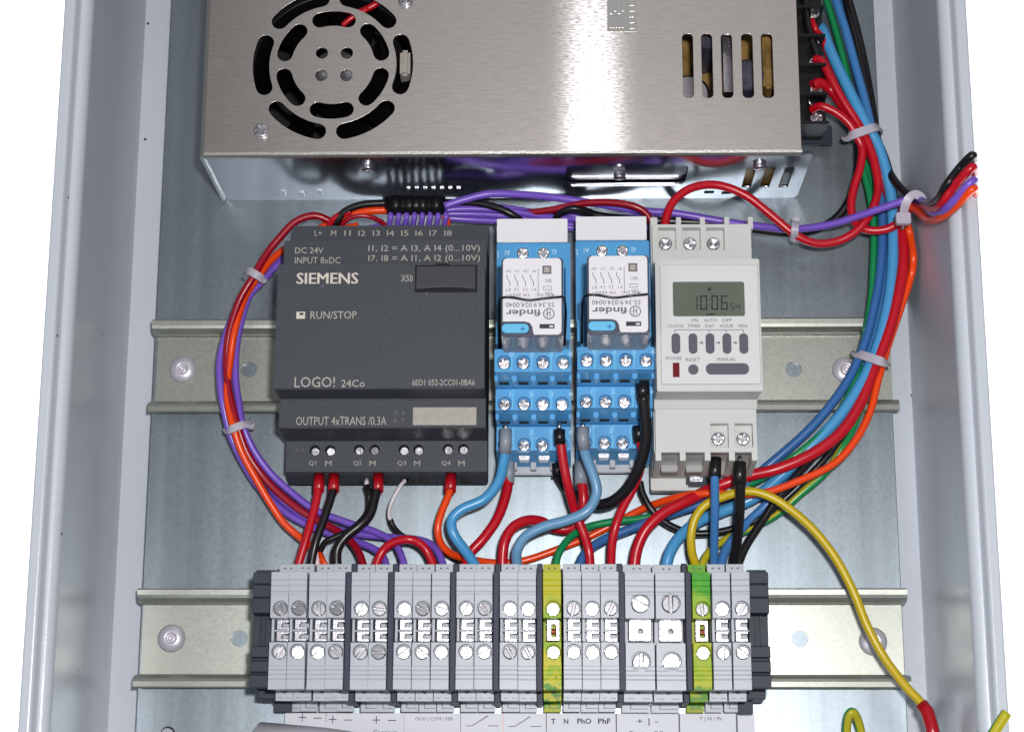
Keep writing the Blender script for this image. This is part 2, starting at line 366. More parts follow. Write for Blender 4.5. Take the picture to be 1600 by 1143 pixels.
# screws: round head with a real cross or slot cut through its cap
_scr = {}
def screw(x, y, z, r, kind, parent, ang=0, name='screw'):
    key = (round(r, 2), kind)
    if key not in _scr:
        bm = bmesh.new(); w_ = r * 0.17; n = 32
        if kind == 'cross':
            c = r * 0.68; hole = [(w_, w_), (c, w_), (c, -w_), (w_, -w_), (w_, -c), (-w_, -c), (-w_, -w_), (-c, -w_), (-c, w_), (-w_, w_), (-w_, c), (w_, c)]
            cap = sheet(circ(0, 0, r, n), [hole], 0, r * 0.45, r * 0.12)
        else:
            h1 = [(r * math.cos(t), r * math.sin(t)) for t in [math.asin(w_ / r) + (math.pi - 2 * math.asin(w_ / r)) * i / 14 for i in range(15)]]
            cap = sheet(h1, [], 0, r * 0.45, r * 0.1); lo = cap.copy(); lo.transform(Matrix.Rotation(math.pi, 4, 'Z'))
            bm.from_mesh(lo)
        bm.from_mesh(cap)
        base = lathe([(0, 0.1), (r * 0.96, 0.1), (r * 0.96, -r * 0.4), (0, -r * 0.4)], 0, 0, 0, n); bm.from_mesh(base)
        # slight doming of the cap
        for v in bm.verts:
            d = (v.co.x ** 2 + v.co.y ** 2) ** 0.5 / (r * S)
            if v.co.z > r * 0.2 * S: v.co.z += r * 0.16 * S * (1 - min(1, d) ** 2)
        me = bpy.data.meshes.new('screw'); bm.to_mesh(me); bm.free(); me.materials.append(M['steel']); _scr[key] = me
    o = bpy.data.objects.new(name, _scr[key]); C.objects.link(o); o.parent = parent
    o.location = Vector((x, y, z)) * S - (world_loc(parent) if parent else Vector()); o.rotation_euler = (random.uniform(-.07, .07), random.uniform(-.07, .07), math.radians(ang))
    return o

# ------------------------------------------------------------------ setting: white table
tb = link('ground', box(-1500, 1500, -1500, 1500, -30, -14), 'table', None); tag(tb, kind='structure')

# ------------------------------------------------------------------ cabinet
cab = thing('cabinet', (0, 0, -14), 'open light grey sheet steel cabinet with rolled rim around the mounting plate', 'cabinet')
WL, WR, YB, YT = -145.6, 150.2, -330, 330
link('back_panel', box(WL - 1.5, WR + 1.5, YB - 1.5, YT + 1.5, -13.9, -8), 'paint', cab)
def wall_prof(x, s):
    # from foot to rolled rim; s=-1 left wall, +1 right wall
    a = [(x, -8), (x, 71)]
    for i in range(1, 9): t = math.pi / 2 * i / 8; a.append((x + s * 3.6 * (1 - math.cos(t)), 71 + 4.2 * math.sin(t)))
    for i in range(1, 7): t = math.pi / 2 * i / 6; a.append((x + s * (4.0 + 1.6 * (1 - math.cos(t))), 75.4 + 3.8 * math.sin(t)))
    for i in range(1, 7): t = math.pi / 2 * i / 6; a.append((x + s * (7.6 + 1.2 * math.sin(t)), 78.0 + 1.2 * math.cos(t)))
    return a + [(x + s * 8.8, -13.8), (x + s * 1.6, -13.8), (x + s * 1.6, -8)]
link('side_wall', prism_y(YB, YT, wall_prof(WL, -1)), 'paint', cab); link('side_wall', prism_y(YB, YT, wall_prof(WR, 1)), 'paint', cab)
def wall_prof_y(y, s): return [(y + s * (p[0]), p[1]) for p in wall_prof(0, 1)]
link('end_wall', prism_x(WL - 8, WR + 8, wall_prof_y(YB, -1)), 'paint', cab); link('end_wall', prism_x(WL - 8, WR + 8, wall_prof_y(YT, 1)), 'paint', cab)

# mounting plate, standing proud of the cabinet back on short bushes
PL, PR = -133.8, 141.4
holes = [circ(X(262, 1140, 0), Y(262, 1146, 0), 2.6)]
pl = thing('mounting_plate', (3, 0, -8), 'large galvanised mounting plate carrying both rails and the power supply', 'plate')
link('plate_sheet', sheet(rect(PL, PR, -315, 315, 2), holes, -2, 0, 0.25), 'plate', pl)
for bx in (-120, 128):
    for by in (-300, 0, 300): link('spacer', lathe([(5, 0), (5, 6), (0, 6)], bx, by, -8, 20), 'steel', pl)

# ------------------------------------------------------------------ DIN rails
def din_rail(v_hint, yc, x0, x1, screws_px, holes_px, label):
    r = thing('din_rail', ((x0 + x1) / 2, yc, 0.05), label, 'rail', 'slotted mounting rails across the plate')
    t = 1.1
    # floor of the rail with its punched holes
    hs = [circ(*at(u, v, 1.2).xy, 3.0) for u, v in holes_px]
    link('rail_floor', sheet(rect(x0 + 1.2, x1 - 1.2, yc - 12.4, yc + 12.4), hs, 0.05, 1.15, 0), 'rail', r)
    for s, nm in ((1, 'rail_lip'), (-1, 'rail_lip')):
        prof = [(12.4, 0.05), (13.6, 0.05), (14.4, 5.4), (15.2, 6.1), (17.3, 6.2), (17.7, 6.6), (17.7, 7.2), (17.2, 7.6), (15.4, 7.5), (14.3, 7.1), (13.4, 6.0), (12.9, 4.6)]
        link(nm, prism_x(x0, x1, [(yc + s * a, b) for a, b in prof]), 'rail', r)
    for u, v in screws_px:
        x, y = at(u, v, 2.5).xy
        wv = link('rivet', lathe([(5.1, 0), (5.0, 0.5), (4.2, 1.3), (2.6, 1.9), (1.75, 2.0), (1.65, 1.3), (1.2, 1.0), (1.15, 1.7), (0.7, 1.8), (0.5, 0.9), (0, 0.8)], x, y, 1.2, 36), 'rivetmat', r, smooth=True)
    return r
Y1 = 0.0; Y2 = -100.3
din_rail(0, Y1, X(234, 575, 7.5), X(1406, 640, 7.5), [(285, 576), (1322, 577)], [(389, 577), (1240, 577)], 'upper zinc plated mounting rail behind the black control module and relays')
din_rail(0, Y2, X(211, 995, 7.5), X(1421, 995, 7.5), [(267, 996), (1365, 1001)], [(374, 997), (1250, 998)], 'lower zinc plated mounting rail holding the row of grey terminal blocks')

# ------------------------------------------------------------------ power supply
ZF = 50.0
px0, px1 = -110.2, 104.6; py0 = Y(800, 243, ZF); py1 = 250
psu = thing('power_supply', (0, 150, 0.05), 'large brushed steel power supply box with round fan grille at the top', 'power supply')
def arc_slot(cx, cy, r0, r1, a0, a1, n=12):
    out = []; rc = (r0 + r1) / 2; h = (r1 - r0) / 2; da = math.degrees(h / rc)
    a0, a1 = a0 + da, a1 - da
    for i in range(n + 1): a = math.radians(a0 + (a1 - a0) * i / n); out.append((cx + r1 * math.cos(a), cy + r1 * math.sin(a)))
    ex, ey = math.cos(math.radians(a1)), math.sin(math.radians(a1))
    for i in range(1, 6): t = math.radians(a1) + math.pi * i / 6; out.append((cx + rc * ex + h * math.cos(t), cy + rc * ey + h * math.sin(t)))
    for i in range(n + 1): a = math.radians(a1 + (a0 - a1) * i / n); out.append((cx + r0 * math.cos(a), cy + r0 * math.sin(a)))
    ex, ey = math.cos(math.radians(a0)), math.sin(math.radians(a0))
    for i in range(1, 6): t = math.radians(a0) + math.pi + math.pi * i / 6; out.append((cx + rc * ex + h * math.cos(t), cy + rc * ey + h * math.sin(t)))
    return out
fx, fy = at(520, 101, ZF).xy
k = 1 / 4.42
face_holes = []
for i in range(6):
    face_holes.append(arc_slot(fx, fy, 103 * k, 129 * k, 4 - 27 + 60 * i, 4 + 27 + 60 * i) if False else arc_slot(fx, fy, 102 * k, 128 * k, -26 + 60 * i, 26 + 60 * i))
    face_holes.append(arc_slot(fx, fy, 67 * k, 92 * k, 30 - 25.5 + 60 * i, 30 + 25.5 + 60 * i))
for u, v in ((503, 83), (542, 83), (502, 118), (541, 118)): face_holes.append(circ(*at(u, v, ZF).xy, 2.15))
for u in (1075, 1105, 1136, 1168, 1199):
    a, b = at(u - 7.2, 153, ZF), at(u + 7.2, 53, ZF); face_holes.append(rect(a.x, b.x, a.y, b.y, 1.55))
link('cover', sheet(rect(px0 + 1.4, px1 - 0.2, py0 + 1.6, py1), face_holes, ZF - 1.1, ZF, 0.12), 'psu', psu)
# folded edges
link('folded_edge', prism_x(px0 + 1.2, px1 + 0.0, [(py0 + 1.7, ZF + 0.05), (py0 + 0.7, ZF - 0.1), (py0 + 0.05, ZF - 0.8), (py0, ZF - 1.9), (py0 + 1.0, ZF - 1.9), (py0 + 1.7, ZF - 1.1)]), 'psuedge', psu, smooth=False)
link('folded_edge', prism_y(py0, py1, [(px0 + 1.5, ZF + 0.1), (px0 + 0.6, ZF - 0.05), (px0 + 0.05, ZF - 0.8), (px0, ZF - 48), (px0 + 1.0, ZF - 48), (px0 + 1.2, ZF - 1.1)]), 'psuedge', psu)
# lower side panel with slanted slots, drawn in x-z and stood up
def side_panel(outer, holes, y0, y1):
    me = sheet(outer, holes, 0, y1 - y0, 0)
    me.transform(Matrix.Rotation(math.pi / 2, 4, 'X'))      # (x, y, z) -> (x, -z, y)
    me.transform(Matrix.Translation((0, y1 * S, 0))); return me
def side_x(u, v, y):     # where the ray through (u, v) meets the plane Y = y
    d = ROT @ Vector(((u - 800) / F, -(v - 571.5) / F, -1.0)); t = (y - CY) / d.y
    return (CX + d.x * t, CZ + d.z * t)
ys = py0 + 0.9
def q(u, v): return side_x(u, v, ys)
out = [(px0 + 1.1, 0.1), (q(1243, 300)[0], 0.1), (q(1248, 300)[0], 3), (q(1268, 247)[0], 43), (q(1268, 247)[0], ZF - 2.2), (px0 + 1.1, ZF - 2.2)]
sl = []
for u in (1163, 1190, 1222):
    sl.append([q(u - 9, 300), q(u + 5, 300), q(u + 13, 268), q(u, 268)])
sl = [rect(q(1156, 300)[0] + i * 6.9, q(1156, 300)[0] + i * 6.9 + 3.6, 12, 34, 0.9) for i in range(3)]
rec = rect(q(884, 290)[0], q(1070, 290)[0], 16, 38, 4)
link('side_panel', side_panel(out, sl + [rec], ys, ys + 1.1), 'psuside', psu)
# embossed tray standing back inside the opening
rx0, rx1 = q(884, 290)[0], q(1070, 290)[0]
link('pressed_recess', side_panel(rect(rx0 - 1, rx1 + 1, 15, 39, 4), [], ys + 1.5, ys + 2.3), 'psuside', psu)
link('recess_lip', prism_x(rx0 + 2, rx1 - 2, [(ys - 0.5, 15.0), (ys + 0.5, 15.0), (ys + 0.5, 16.0), (ys - 0.5, 16.0)], 0.3), 'tin', psu)
link('circuit_board', prism_x(20, px1 - 6, [(ys + 6, 12), (py1 - 4, 12), (py1 - 4, 13.6), (ys + 6, 13.6)]), 'yellowpcb', psu)
link('insulating_strip', box(q(1150, 300)[0], px1 - 3, ys + 2.2, ys + 3, 10, 40), 'yellowpcb', psu)
for u, v in ((575, 259), (968, 273), (1187, 257)):
    x_, z_ = q(u, v)
    o = screw(0, 0, 0, 2.3, 'cross', psu); o.location = Vector((x_, ys - 0.5, z_)) * S - world_loc(psu); o.rotation_euler = (math.pi / 2, 0.4, 0)
# small punched tabs, and holes painted on as dark patches of shade near the foot
def sb(u, v, w_, h_, m='hole', nm='vent_hole_shade', pr=0.12):
    x_, z_ = q(u, v); link(nm, box(x_ - w_ / 2, x_ + w_ / 2, ys - pr, ys + 0.3, z_ - h_ / 2, z_ + h_ / 2), m, psu)
for i in range(7): sb(697 - 13 * i + 20, 296, 1.4, 4, 'tin', 'cooling_tab', 0.5)
for u, v in ((443, 301), (472, 303), (500, 300), (478, 316), (506, 316)): sb(u, v, 1.6, 3.2, 'steel', 'cooling_tab', 0.7)
for u, v in ((765, 315), (800, 315), (832, 315), (868, 314), (1108, 300), (1135, 301), (1092, 314)): sb(u, v, 3.6, 2.4)
# end cover on the terminal side is narrower; foot plate and screws of the cover
for u, v, a in ((409, 206, 20), (634, 1, 50)):
    x_, y_ = at(u, v, ZF).xy; screw(x_, y_, ZF + 0.4, 2.7, 'cross', psu, a)
# fan and innards under the grille
fan = link('fan_frame', sheet(rect(fx - 31, fx + 31, fy - 31, fy + 31, 4), [circ(fx, fy, 29.5, 48)], 22, 44, 0.3), 'black', psu)
link('fan_hub', lathe([(0, 19.4), (9.0, 19.4), (10.2, 18.4), (10.4, 2), (0, 2)], fx, fy, 22, 40), 'black', psu, smooth=False)
link('hub_label', lathe([(0, 0.1), (9, 0.1), (9, 0), (0, 0)], fx, fy, 41.5, 40), 'tin', psu)
for i in range(7):
    a = 2 * math.pi * i / 7; bm = bmesh.new(); pr = []
    for rr in (10.2, 16, 22, 28.6):
        aa = a + (rr - 10) * 0.012
        for dz, da_ in ((24, 0.0), (39, 0.62)):
            pr.append(bm.verts.new((fx + rr * math.cos(aa + da_), fy + rr * math.sin(aa + da_), dz)))
    for j in range(0, 6, 2): bm.faces.new((pr[j], pr[j + 1], pr[j + 3], pr[j + 2]))
    bmesh.ops.solidify(bm, geom=list(bm.faces), thickness=0.8)
    link('fan_blade', to_mesh(bm), 'black', psu)
link('inner_base', box(px0 + 2, px1 - 4, ys + 4.5, py1 - 3, 1.2, 2.4), 'hole', psu)
link('coil', lathe([(0, 0), (7, 0), (8.5, 2), (8.5, 14), (7, 16), (0, 16)], X(1074, 150, 30) , Y(1074, 158, 30), 20, 24), 'tin', psu)
link('inner_heatsink', box(X(1126, 100, 30), X(1140, 100, 30), Y(1130, 160, 30), Y(1130, 50, 30), 14, 40), 'tin', psu)
link('capacitor', lathe([(0, 0), (6, 0), (6, 24), (5, 25), (0, 25)], X(1165, 130, 30), Y(1165, 130, 30), 14, 24), 'relayin', psu)
link('transformer_core', box(X(1188, 100, 30), X(1204, 100, 30), Y(1190, 150, 30), Y(1190, 45, 30), 14, 38, 1), 'yellowpcb', psu)
link('capacitor', lathe([(0, 0), (5, 0), (5, 24), (4, 25), (0, 25)], X(1104, 60, 30), Y(1104, 70, 30), 14, 24), 'relayin', psu)
link('inner_heatsink', box(X(626, 100, 40), X(642, 100, 40), Y(630, 124, 40), Y(630, 84, 40), 20, 44, 1), 'beige', psu)
link('inner_wire', tube([at(560, 20, 44), at(585, 8, 45), at(610, -12, 45)], 1.2), 'w_red', psu)
link('inner_wire', tube([at(535, 40, 44), at(550, 28, 45), at(575, 14, 45)], 1.0), 'w_red', psu)
# stamped maker's plate: frame and strokes
stamp = link('stamped_plate', box(X(949, 50, ZF), X(996, 50, ZF), Y(960, 50, ZF), Y(960, -40, ZF), ZF - 0.02, ZF + 0.14, 0.05), 'psuedge', psu)
lst = [(952, 2 + i * 0 - 30, 955, 10) for i in range(0)]
for i in range(4): lst.append((953 + i * 6.2, -30, 956 + i * 6.2, 22 - i % 2 * 4))
bars(lst, ZF + 0.14, 0.25, 'steel', psu, 'stamped_bar')
for i in range(5):
    bm = bmesh.new(); u = 953 + i * 4.6
    pts = [at(u, 44, ZF), at(u + 2.6, 44, ZF), at(u + 8, 26, ZF), at(u + 5, 26, ZF)]
    a_ = [bm.verts.new((p.x, p.y, ZF + 0.14)) for p in pts]; b_ = [bm.verts.new((p.x, p.y, ZF + 0.4)) for p in pts]
    bm.faces.new(a_); bm.faces.new(b_)
    for j in range(4): bm.faces.new((a_[j], a_[(j + 1) % 4], b_[(j + 1) % 4], b_[j]))
    link('stamped_bar', to_mesh(bm), 'steel', psu)
bars([(984, 40 - i * 9, 992 - (i % 3), 45 - i * 9) for i in range(8)], ZF + 0.14, 0.2, 'steel', psu, 'stamped_bar')

# terminal strip of the power supply
tsx0, tsx1 = px1 + 0.6, X(1303, 190, 16)
link('terminal_strip', box(tsx0 - 6, X(1288, 100, 20), Y(1270, 203, 18), py1 - 6, 0.2, 19, 0.5), 'black', psu)
for i, v in enumerate((100, 145, 190, 55, 10, -35)):
    yv = Y(1270, v + 10, 20)
    link('barrier', box(tsx0 - 5, X(1290, 100, 24), yv - 1.0, yv + 0.2, 18, 27, 0.3), 'black', psu)
for v, a in ((185, 10), (100, 40), (62, 80), (142, 30), (20, 60)):
    x_, y_ = at(1272 + (v - 60) * 0.03, v, 21).xy; screw(x_, y_, 20.5, 2.5, 'cross', psu, a)
link('mounting_foot', box(tsx0 - 3, X(1300, 190, 8), Y(1280, 225, 8), Y(1280, 195, 8), 6, 7.4, 0.3), 'slate', psu)

# ------------------------------------------------------------------ black control module
plc = thing('control_module', (-44, 4, 7.7), 'wide anthracite control module with pale lettering clipped to the upper rail', 'control module')
lx0, lx1 = X(431, 510, 53), X(757.5, 510, 53)
def yv(v, z, u=600): return Y(u, v, z)
Zm, Zs, Zt, Zu, Zv = 53, 39, 19, 40, 20
prof = [(yv(352, Zv), 7.8), (yv(352, Zv), Zv), (yv(375, Zu) + 0.4, Zv), (yv(375, Zu), Zu), (yv(412, Zm) + 0.3, Zu), (yv(412, Zm), Zm), (yv(607, Zm), Zm), (yv(623, Zs), Zs),
        (yv(668, Zs), Zs), (yv(689, Zt), Zt - 3), (yv(737, Zt), Zt - 3), (yv(760, 4), 7.8), (-17.8, 7.8), (-17.8, 4.5), (17.8, 4.5), (17.8, 7.8)]
link('housing', prism_x(lx0, lx1, prof, 0.35), 'plc', plc)
sp = [(492, 703), (516, 703), (561, 702), (585, 702), (631, 702), (654, 702), (700, 701), (724, 701)]
hs = [circ(*at(u, v, Zt).xy, 1.85) for u, v in sp]
link('terminal_face', sheet(rect(lx0 + 0.05, lx1 - 0.05, yv(737, Zt) , yv(689, Zt) + 0.6, 0.3), hs, Zt - 3.05, Zt, 0.15), 'plc', plc)
for i, (u, v) in enumerate(sp):
    x_, y_ = at(u, v, Zt).xy; link('screw_well_shade', lathe([(0, 0.05), (1.84, 0.05), (1.84, 0), (0, 0)], x_, y_, Zt - 3, 24), 'hole', plc)  # dark disc paints the shade on the floor of each well
    screw(x_ + 0.1, y_ - 0.3, Zt - 1.9, 1.5, 'slot', plc, 20 + 37 * i)
# expansion cover X50
link('cover_gap_shade', box(*[f for f in (X(648, 456, Zm), X(745.5, 456, Zm), Y(700, 456.5, Zm), Y(700, 414, Zm))], Zm - 0.3, Zm + 0.12), 'hole', plc)  # thin dark box stands in for the shaded gap round the cover
a_, b_ = at(650, 453, Zm), at(743.5, 416, Zm)
cvr = [(a_.x, b_.y), (b_.x, b_.y), (b_.x, a_.y)] + [(b_.x + (a_.x - b_.x) * i / 10, a_.y + 0.75 * math.sin(math.pi * i / 10)) for i in range(1, 10)] + [(a_.x, a_.y)]
link('expansion_cover', sheet(cvr, [], Zm, Zm + 0.8, 0.3), 'plcdark', plc)
link('cover_notch_shade', box(X(680, 414, Zm), X(702, 414, Zm), Y(690, 416, Zm), Y(690, 411.5, Zm), Zm - 0.3, Zm + 0.1), 'hole', plc)  # notch given as a dark patch, its shade in the colour
prect(645, 636, 744.5, 664, Zs, 0.25, 'beige', plc, 'name_plate', bevel=0.08)
prect(463, 487, 477, 498, Zm, 0.25, 'inkbold', plc, 'status_lamp', bevel=0.05)
prect(468, 488.5, 474, 492, Zm + 0.25, 0.1, 'plcdark', plc, 'lamp_mark')
for b, u0, u1 in (('L+', 491.5, 503), ('M', 517, 525.5), ('I1', 538, 548), ('I2', 560, 571), ('I3', 582.5, 594), ('I4', 604.5, 616), ('I5', 627, 638.5), ('I6', 649, 661), ('I7', 671, 683), ('I8', 694, 706)):
    text(b, u0, 360, u1, 368.5, Zv if False else Zv, 'ink', plc)
text('DC 24V', 461, 386.5, 505.5, 396, Zu, 'ink', plc); text('INPUT 8xDC', 460.5, 401.5, 532, 412, Zu, 'ink', plc)
text('I1, I2 = A I3, A I4 (0...10V)', 575.5, 382.5, 750, 395.5, Zu, 'ink', plc); text('I7, I8 = A I1, A I2 (0...10V)', 575.5, 398, 750, 411, Zu, 'ink', plc)
text('SIEMENS', 463, 426, 559, 443.5, Zm, 'inkbold', plc); text('SIEMENS', 464.2, 426, 560.2, 443.5, Zm + 0.02, 'inkbold', plc)
text('X50', 626.5, 429.5, 645, 440, Zm, 'ink', plc)
text('RUN/STOP', 485, 486, 557.5, 498, Zm, 'ink', plc)
text('LOGO!', 460, 588.5, 523.5, 605, Zm, 'ink', plc); text('24Co', 533, 593, 570, 604.5, Zm, 'ink', plc)
text('6ED1 052-2CC01-0BA6', 644, 592.5, 742, 602, Zm, 'ink', plc)
text('OUTPUT 4xTRANS /0.3A', 462.5, 650.5, 604, 664, Zs, 'ink', plc)
text('X 6', 614, 641, 633, 648, Zs, 'inkgrey', plc); text('6 7', 614, 653, 633, 660, Zs, 'inkgrey', plc)
text('X11', 461, 699, 475, 706.5, Zt, 'inkgrey', plc)
for b, u0, u1 in (('Q1', 482.5, 494), ('M', 508, 518), ('Q2', 552, 565), ('M', 577, 587), ('Q3', 621, 635), ('M', 647, 656.5), ('Q4', 690, 704), ('M', 716, 726)):
    text(b, u0, 719.5, u1, 727.5, Zt, 'ink', plc)
for u in (567, 641, 661, 727, 632, 601):
    a_ = at(u, 750, 12); link('wire_entry_shade', prism_x(a_.x - 1.5, a_.x + 1.5, [(a_.y - 0.6, 12.4), (a_.y - 0.6, 9.8), (a_.y + 1, 9.8), (a_.y + 1, 12.4)]), 'hole', plc)  # openings are dark boxes with their shade painted in

# ------------------------------------------------------------------ relay sockets and relays
sx = X(772.5, 560, 52); sw = 26.6; sx1 = sx + sw
ZA, ZB, ZC, ZTOP = 53, 39, 25, 31
sock = thing('relay_socket', (sx + sw / 2, 5, 7.7), 'bright blue relay socket next to the black control module', 'relay socket', 'blue relay sockets with three screw tiers')
V = lambda v, z: Y(832, v, z)
prof = [(V(379, ZTOP), 7.8), (V(379, ZTOP), ZTOP), (V(545, ZA) + 0.6, ZTOP), (V(545, ZA), ZA - 2.5), (V(581, ZA), ZA - 2.5), (V(606, ZB), ZB - 0.2), (V(607, ZB), ZB - 2.5), (V(641, ZB), ZB - 2.5),
        (V(665, ZC), ZC - 0.2), (V(666, ZC), ZC - 2.5), (V(704, ZC), ZC - 2.5), (V(722, 14), 14), (V(731, 9), 9), (V(731, 9), 7.8), (-17.8, 7.8), (-17.8, 4.5), (17.8, 4.5), (17.8, 7.8)]
link('socket_body', prism_x(sx, sx1, prof, 0.3), 'blue', sock)
scr_u = [787.5, 817.5, 848.5, 880]
def tier(z, vt, vb, vs, us, angs):
    cs = [at(u, vs, z).xy for u in us]
    link('terminal_tier', sheet(rect(sx + 0.02, sx1 - 0.02, V(vb, z), V(vt, z), 0.4), [circ(c[0], c[1], 2.45) for c in cs], z - 2.45, z, 0.15), 'blue', sock)
    for c, a in zip(cs, angs): screw(c[0], c[1] - 0.35, z - 1.4, 2.05, 'cross', sock, a)
    for i in range(4):   # raised divider rib after each screw, entry slot below
        xr = sx + 6.05 + i * 6.75
        if i < 3: link('rib', box(xr - 0.35, xr + 0.35, V(vb, z) + 0.3, V(vt, z) - 0.4, z, z + 0.35, 0.1), 'bluelight', sock)
        u_ = us[0] + i * 30.7
    return cs
tier(ZA, 545, 581, 565.5, scr_u, (20, 65, 0, 35)); tier(ZB, 607, 641, 630, [788.5, 818.5, 848, 878], (30, 5, 75, 50)); tier(ZC, 666, 704, 694, [789, 819, 847.5, 877], (0, 40, 65, 20))
def on_riser(v, va, za, vb, zb):
    t = (v - va) / (vb - va); ya, yb = V(va, za), V(vb, zb)
    # intersect the view ray with the slanted riser
    best = min((abs(V(v, za + (zb - za) * s / 40) - (ya + (yb - ya) * s / 40)), s) for s in range(41))[1] / 40
    return ya + (yb - ya) * best, za + (zb - za) * best
for va, za, vb, zb, vv in ((581, ZA, 606, ZB, 599.5), (641, ZB, 665, ZC, 660)):
    y_, z_ = on_riser(vv, va, za, vb, zb)
    for i in range(4):
        xc = sx + 3.2 + i * 6.75
        link('wire_slot_shade', box(xc - 1.75, xc + 1.75, y_ - 0.15, y_ + 1.5, z_ - 1.1, z_ + 1.1), 'hole', sock)  # dark box painted as the shade inside a slot
        y2, z2 = on_riser(va + 10, va, za, vb, zb)
    for i in range(5):
        xc = sx + 0.2 + i * 6.6
        y2, z2 = on_riser(va + 12, va, za, vb, zb)
        link('rib', box(max(sx - 0.02, xc - 0.9), min(sx1 + 0.02, xc + 0.9), y2 - 1.1, y2 + 2.5, z2 - 6, z2 + 2.5, 0.3), 'blue', sock)
for u in (819, 850):       # silver spring clips at the foot
    a_ = at(u, 712, 20); link('spring_clip', box(a_.x - 1.9, a_.x + 1.9, a_.y - 1.2, a_.y + 1.6, 13, 19.5, 0.3), 'tin', sock)
link('foot_clip', boxes([(X(799, 735, 10), X(868, 735, 10), V(741, 10), V(728, 10), 7.9, 10), (X(801, 735, 12), X(808, 735, 12), V(735, 12), V(716, 12), 8, 14), (X(829, 735, 12), X(838, 735, 12), V(735, 12), V(716, 12), 8, 14), (X(860, 735, 12), X(867, 735, 12), V(735, 12), V(716, 12), 8, 14)], 0.2), 'footgrey', sock)
prect(776.5, 343, 886.5, 380, ZTOP + 1, 1.2, 'tag', sock, 'label_tag', bevel=0.2)
for u, a in ((817, 30), (849, 0)):
    x_, y_ = at(u, 396, ZTOP).xy
    link('screw_collar', sheet(circ(x_, y_, 2.75), [circ(x_, y_, 2.3)], ZTOP, ZTOP + 0.5, 0.1), 'bluelight', sock); screw(x_, y_ - 0.1, ZTOP + 0.1, 2.15, 'cross', sock, a)
text('A1', 789, 391, 797, 399, ZTOP, 'inkwhite', sock, flip=True); text('A2', 863, 389.5, 870, 397.5, ZTOP, 'inkwhite', sock, flip=True)
bars([(778, 393, 779, 403), (776, 393, 779, 394)], ZTOP, 0.08, 'inkwhite', sock, 'print_mark')
for (z, v0) in ((ZA, 549), (ZB, 612), (ZC, 672)):
    for i, s_ in enumerate((('12', '22', '32', '42'), ('14', '24', '34', '44'), ('11', '21', '31', '41'))[0 if z == ZA else 1 if z == ZB else 2]):
        uu = 797 + i * 30.5
        text(s_, uu, v0, uu + 6, v0 + 7, z, 'inkwhite', sock)
# cheeks that hold the relay
link('cradle_cheek', box(X(884, 470, 44), X(890, 470, 44), V(532, 44), V(412, 44), ZTOP, 44, 0.5), 'blue', sock)
link('cradle_cheek', box(X(775, 470, 44), X(779, 470, 44), V(538, 44), V(500, 44), ZTOP, 44, 0.5), 'blue', sock)
link('retaining_clip', tube([at(781, 540, 48), at(780, 480, 60), at(783, 466, 74), at(800, 464.5, 76), at(826, 468.5, 76.3), at(850, 466, 76), at(872, 464, 76), at(881, 466, 72), at(884, 490, 58), at(882, 540, 48)], 0.42, 8, step=8), 'w_black', sock)

rel = thing('relay', (sx + 12.5, 5, ZTOP + 0.1), 'plug-in relay with upside down white label in the left blue socket', 'relay', 'plug-in relays with white labels and blue levers')
ra, rb = at(783, 526, 74), at(880, 402, 74)
link('relay_case', box(ra.x, rb.x, ra.y, rb.y, ZTOP + 0.15, 74, 0.6), 'clear', rel)
link('coil_block', box(ra.x + 1.2, rb.x - 1.2, ra.y + 1.4, rb.y - 1.2, ZTOP + 1, 72.5, 0.4), 'relayin', rel)
Zl = 74.1
la, lb = at(785.5, 523, Zl), at(877, 403.5, Zl)
c1 = at(826, 505, Zl)
outl = [(lb.x, la.y + 1.2), (lb.x, lb.y - 1.2), (lb.x - 0.4, lb.y - 0.35), (lb.x - 1.2, lb.y), (la.x + 1.2, lb.y), (la.x + 0.4, lb.y - 0.35), (la.x, lb.y - 1.2), (la.x, c1.y + 0.6), (c1.x - 1.2, c1.y + 0.6), (c1.x + 0.4, c1.y + 0.1), (c1.x + 1.2, c1.y - 1.2),
        (c1.x + 1.5, la.y + 0.8), (c1.x + 1.8, la.y), (lb.x - 1.2, la.y), (lb.x - 0.4, la.y + 0.35)]
link('label_plate', sheet(outl, [], Zl - 0.1, Zl + 0.3, 0.05), 'label', rel)
a_, b_ = at(784, 521, Zl), at(826.5, 506.5, Zl)
link('test_lever', sheet(rect(a_.x, b_.x, a_.y, b_.y, 1.5), [], Zl - 0.2, Zl + 1.1, 0.25), 'bluelight', rel)
ZL = Zl + 0.3
text('finder', 790, 483.5, 845, 494, ZL, 'inkgrey', rel, flip=True, bold=0.02)
text('55.34.9.024.0040', 790, 472.5, 866, 480, ZL, 'inkgrey', rel, flip=True)
cx_, cy_ = at(857.5, 490, ZL).xy
link('emblem_ring', sheet(circ(cx_, cy_, 1.95), [circ(cx_, cy_, 1.6)], ZL, ZL + 0.06), 'inkgrey', rel)
bars([(854.5, 484, 856, 496), (856, 488, 860, 489.2), (859, 485, 860.3, 495), (851, 490, 854, 491)], ZL, 0.06, 'inkgrey', rel, 'emblem_bar')
text('8W DC   7A 250V~', 790, 458.5, 866, 463, ZL, 'inkgrey', rel, flip=True)
text('9+   12+   11+   10+', 790, 421, 837, 426, ZL, 'inkgrey', rel, flip=True)
text('4 1   2 5   3 6   8 7', 790, 450, 838, 455, ZL, 'inkgrey', rel, flip=True)
text('SEC', 851, 436, 862, 441, ZL, 'inkgrey', rel, flip=True); text('13+', 851, 455, 862, 460, ZL, 'inkgrey', rel, flip=True)
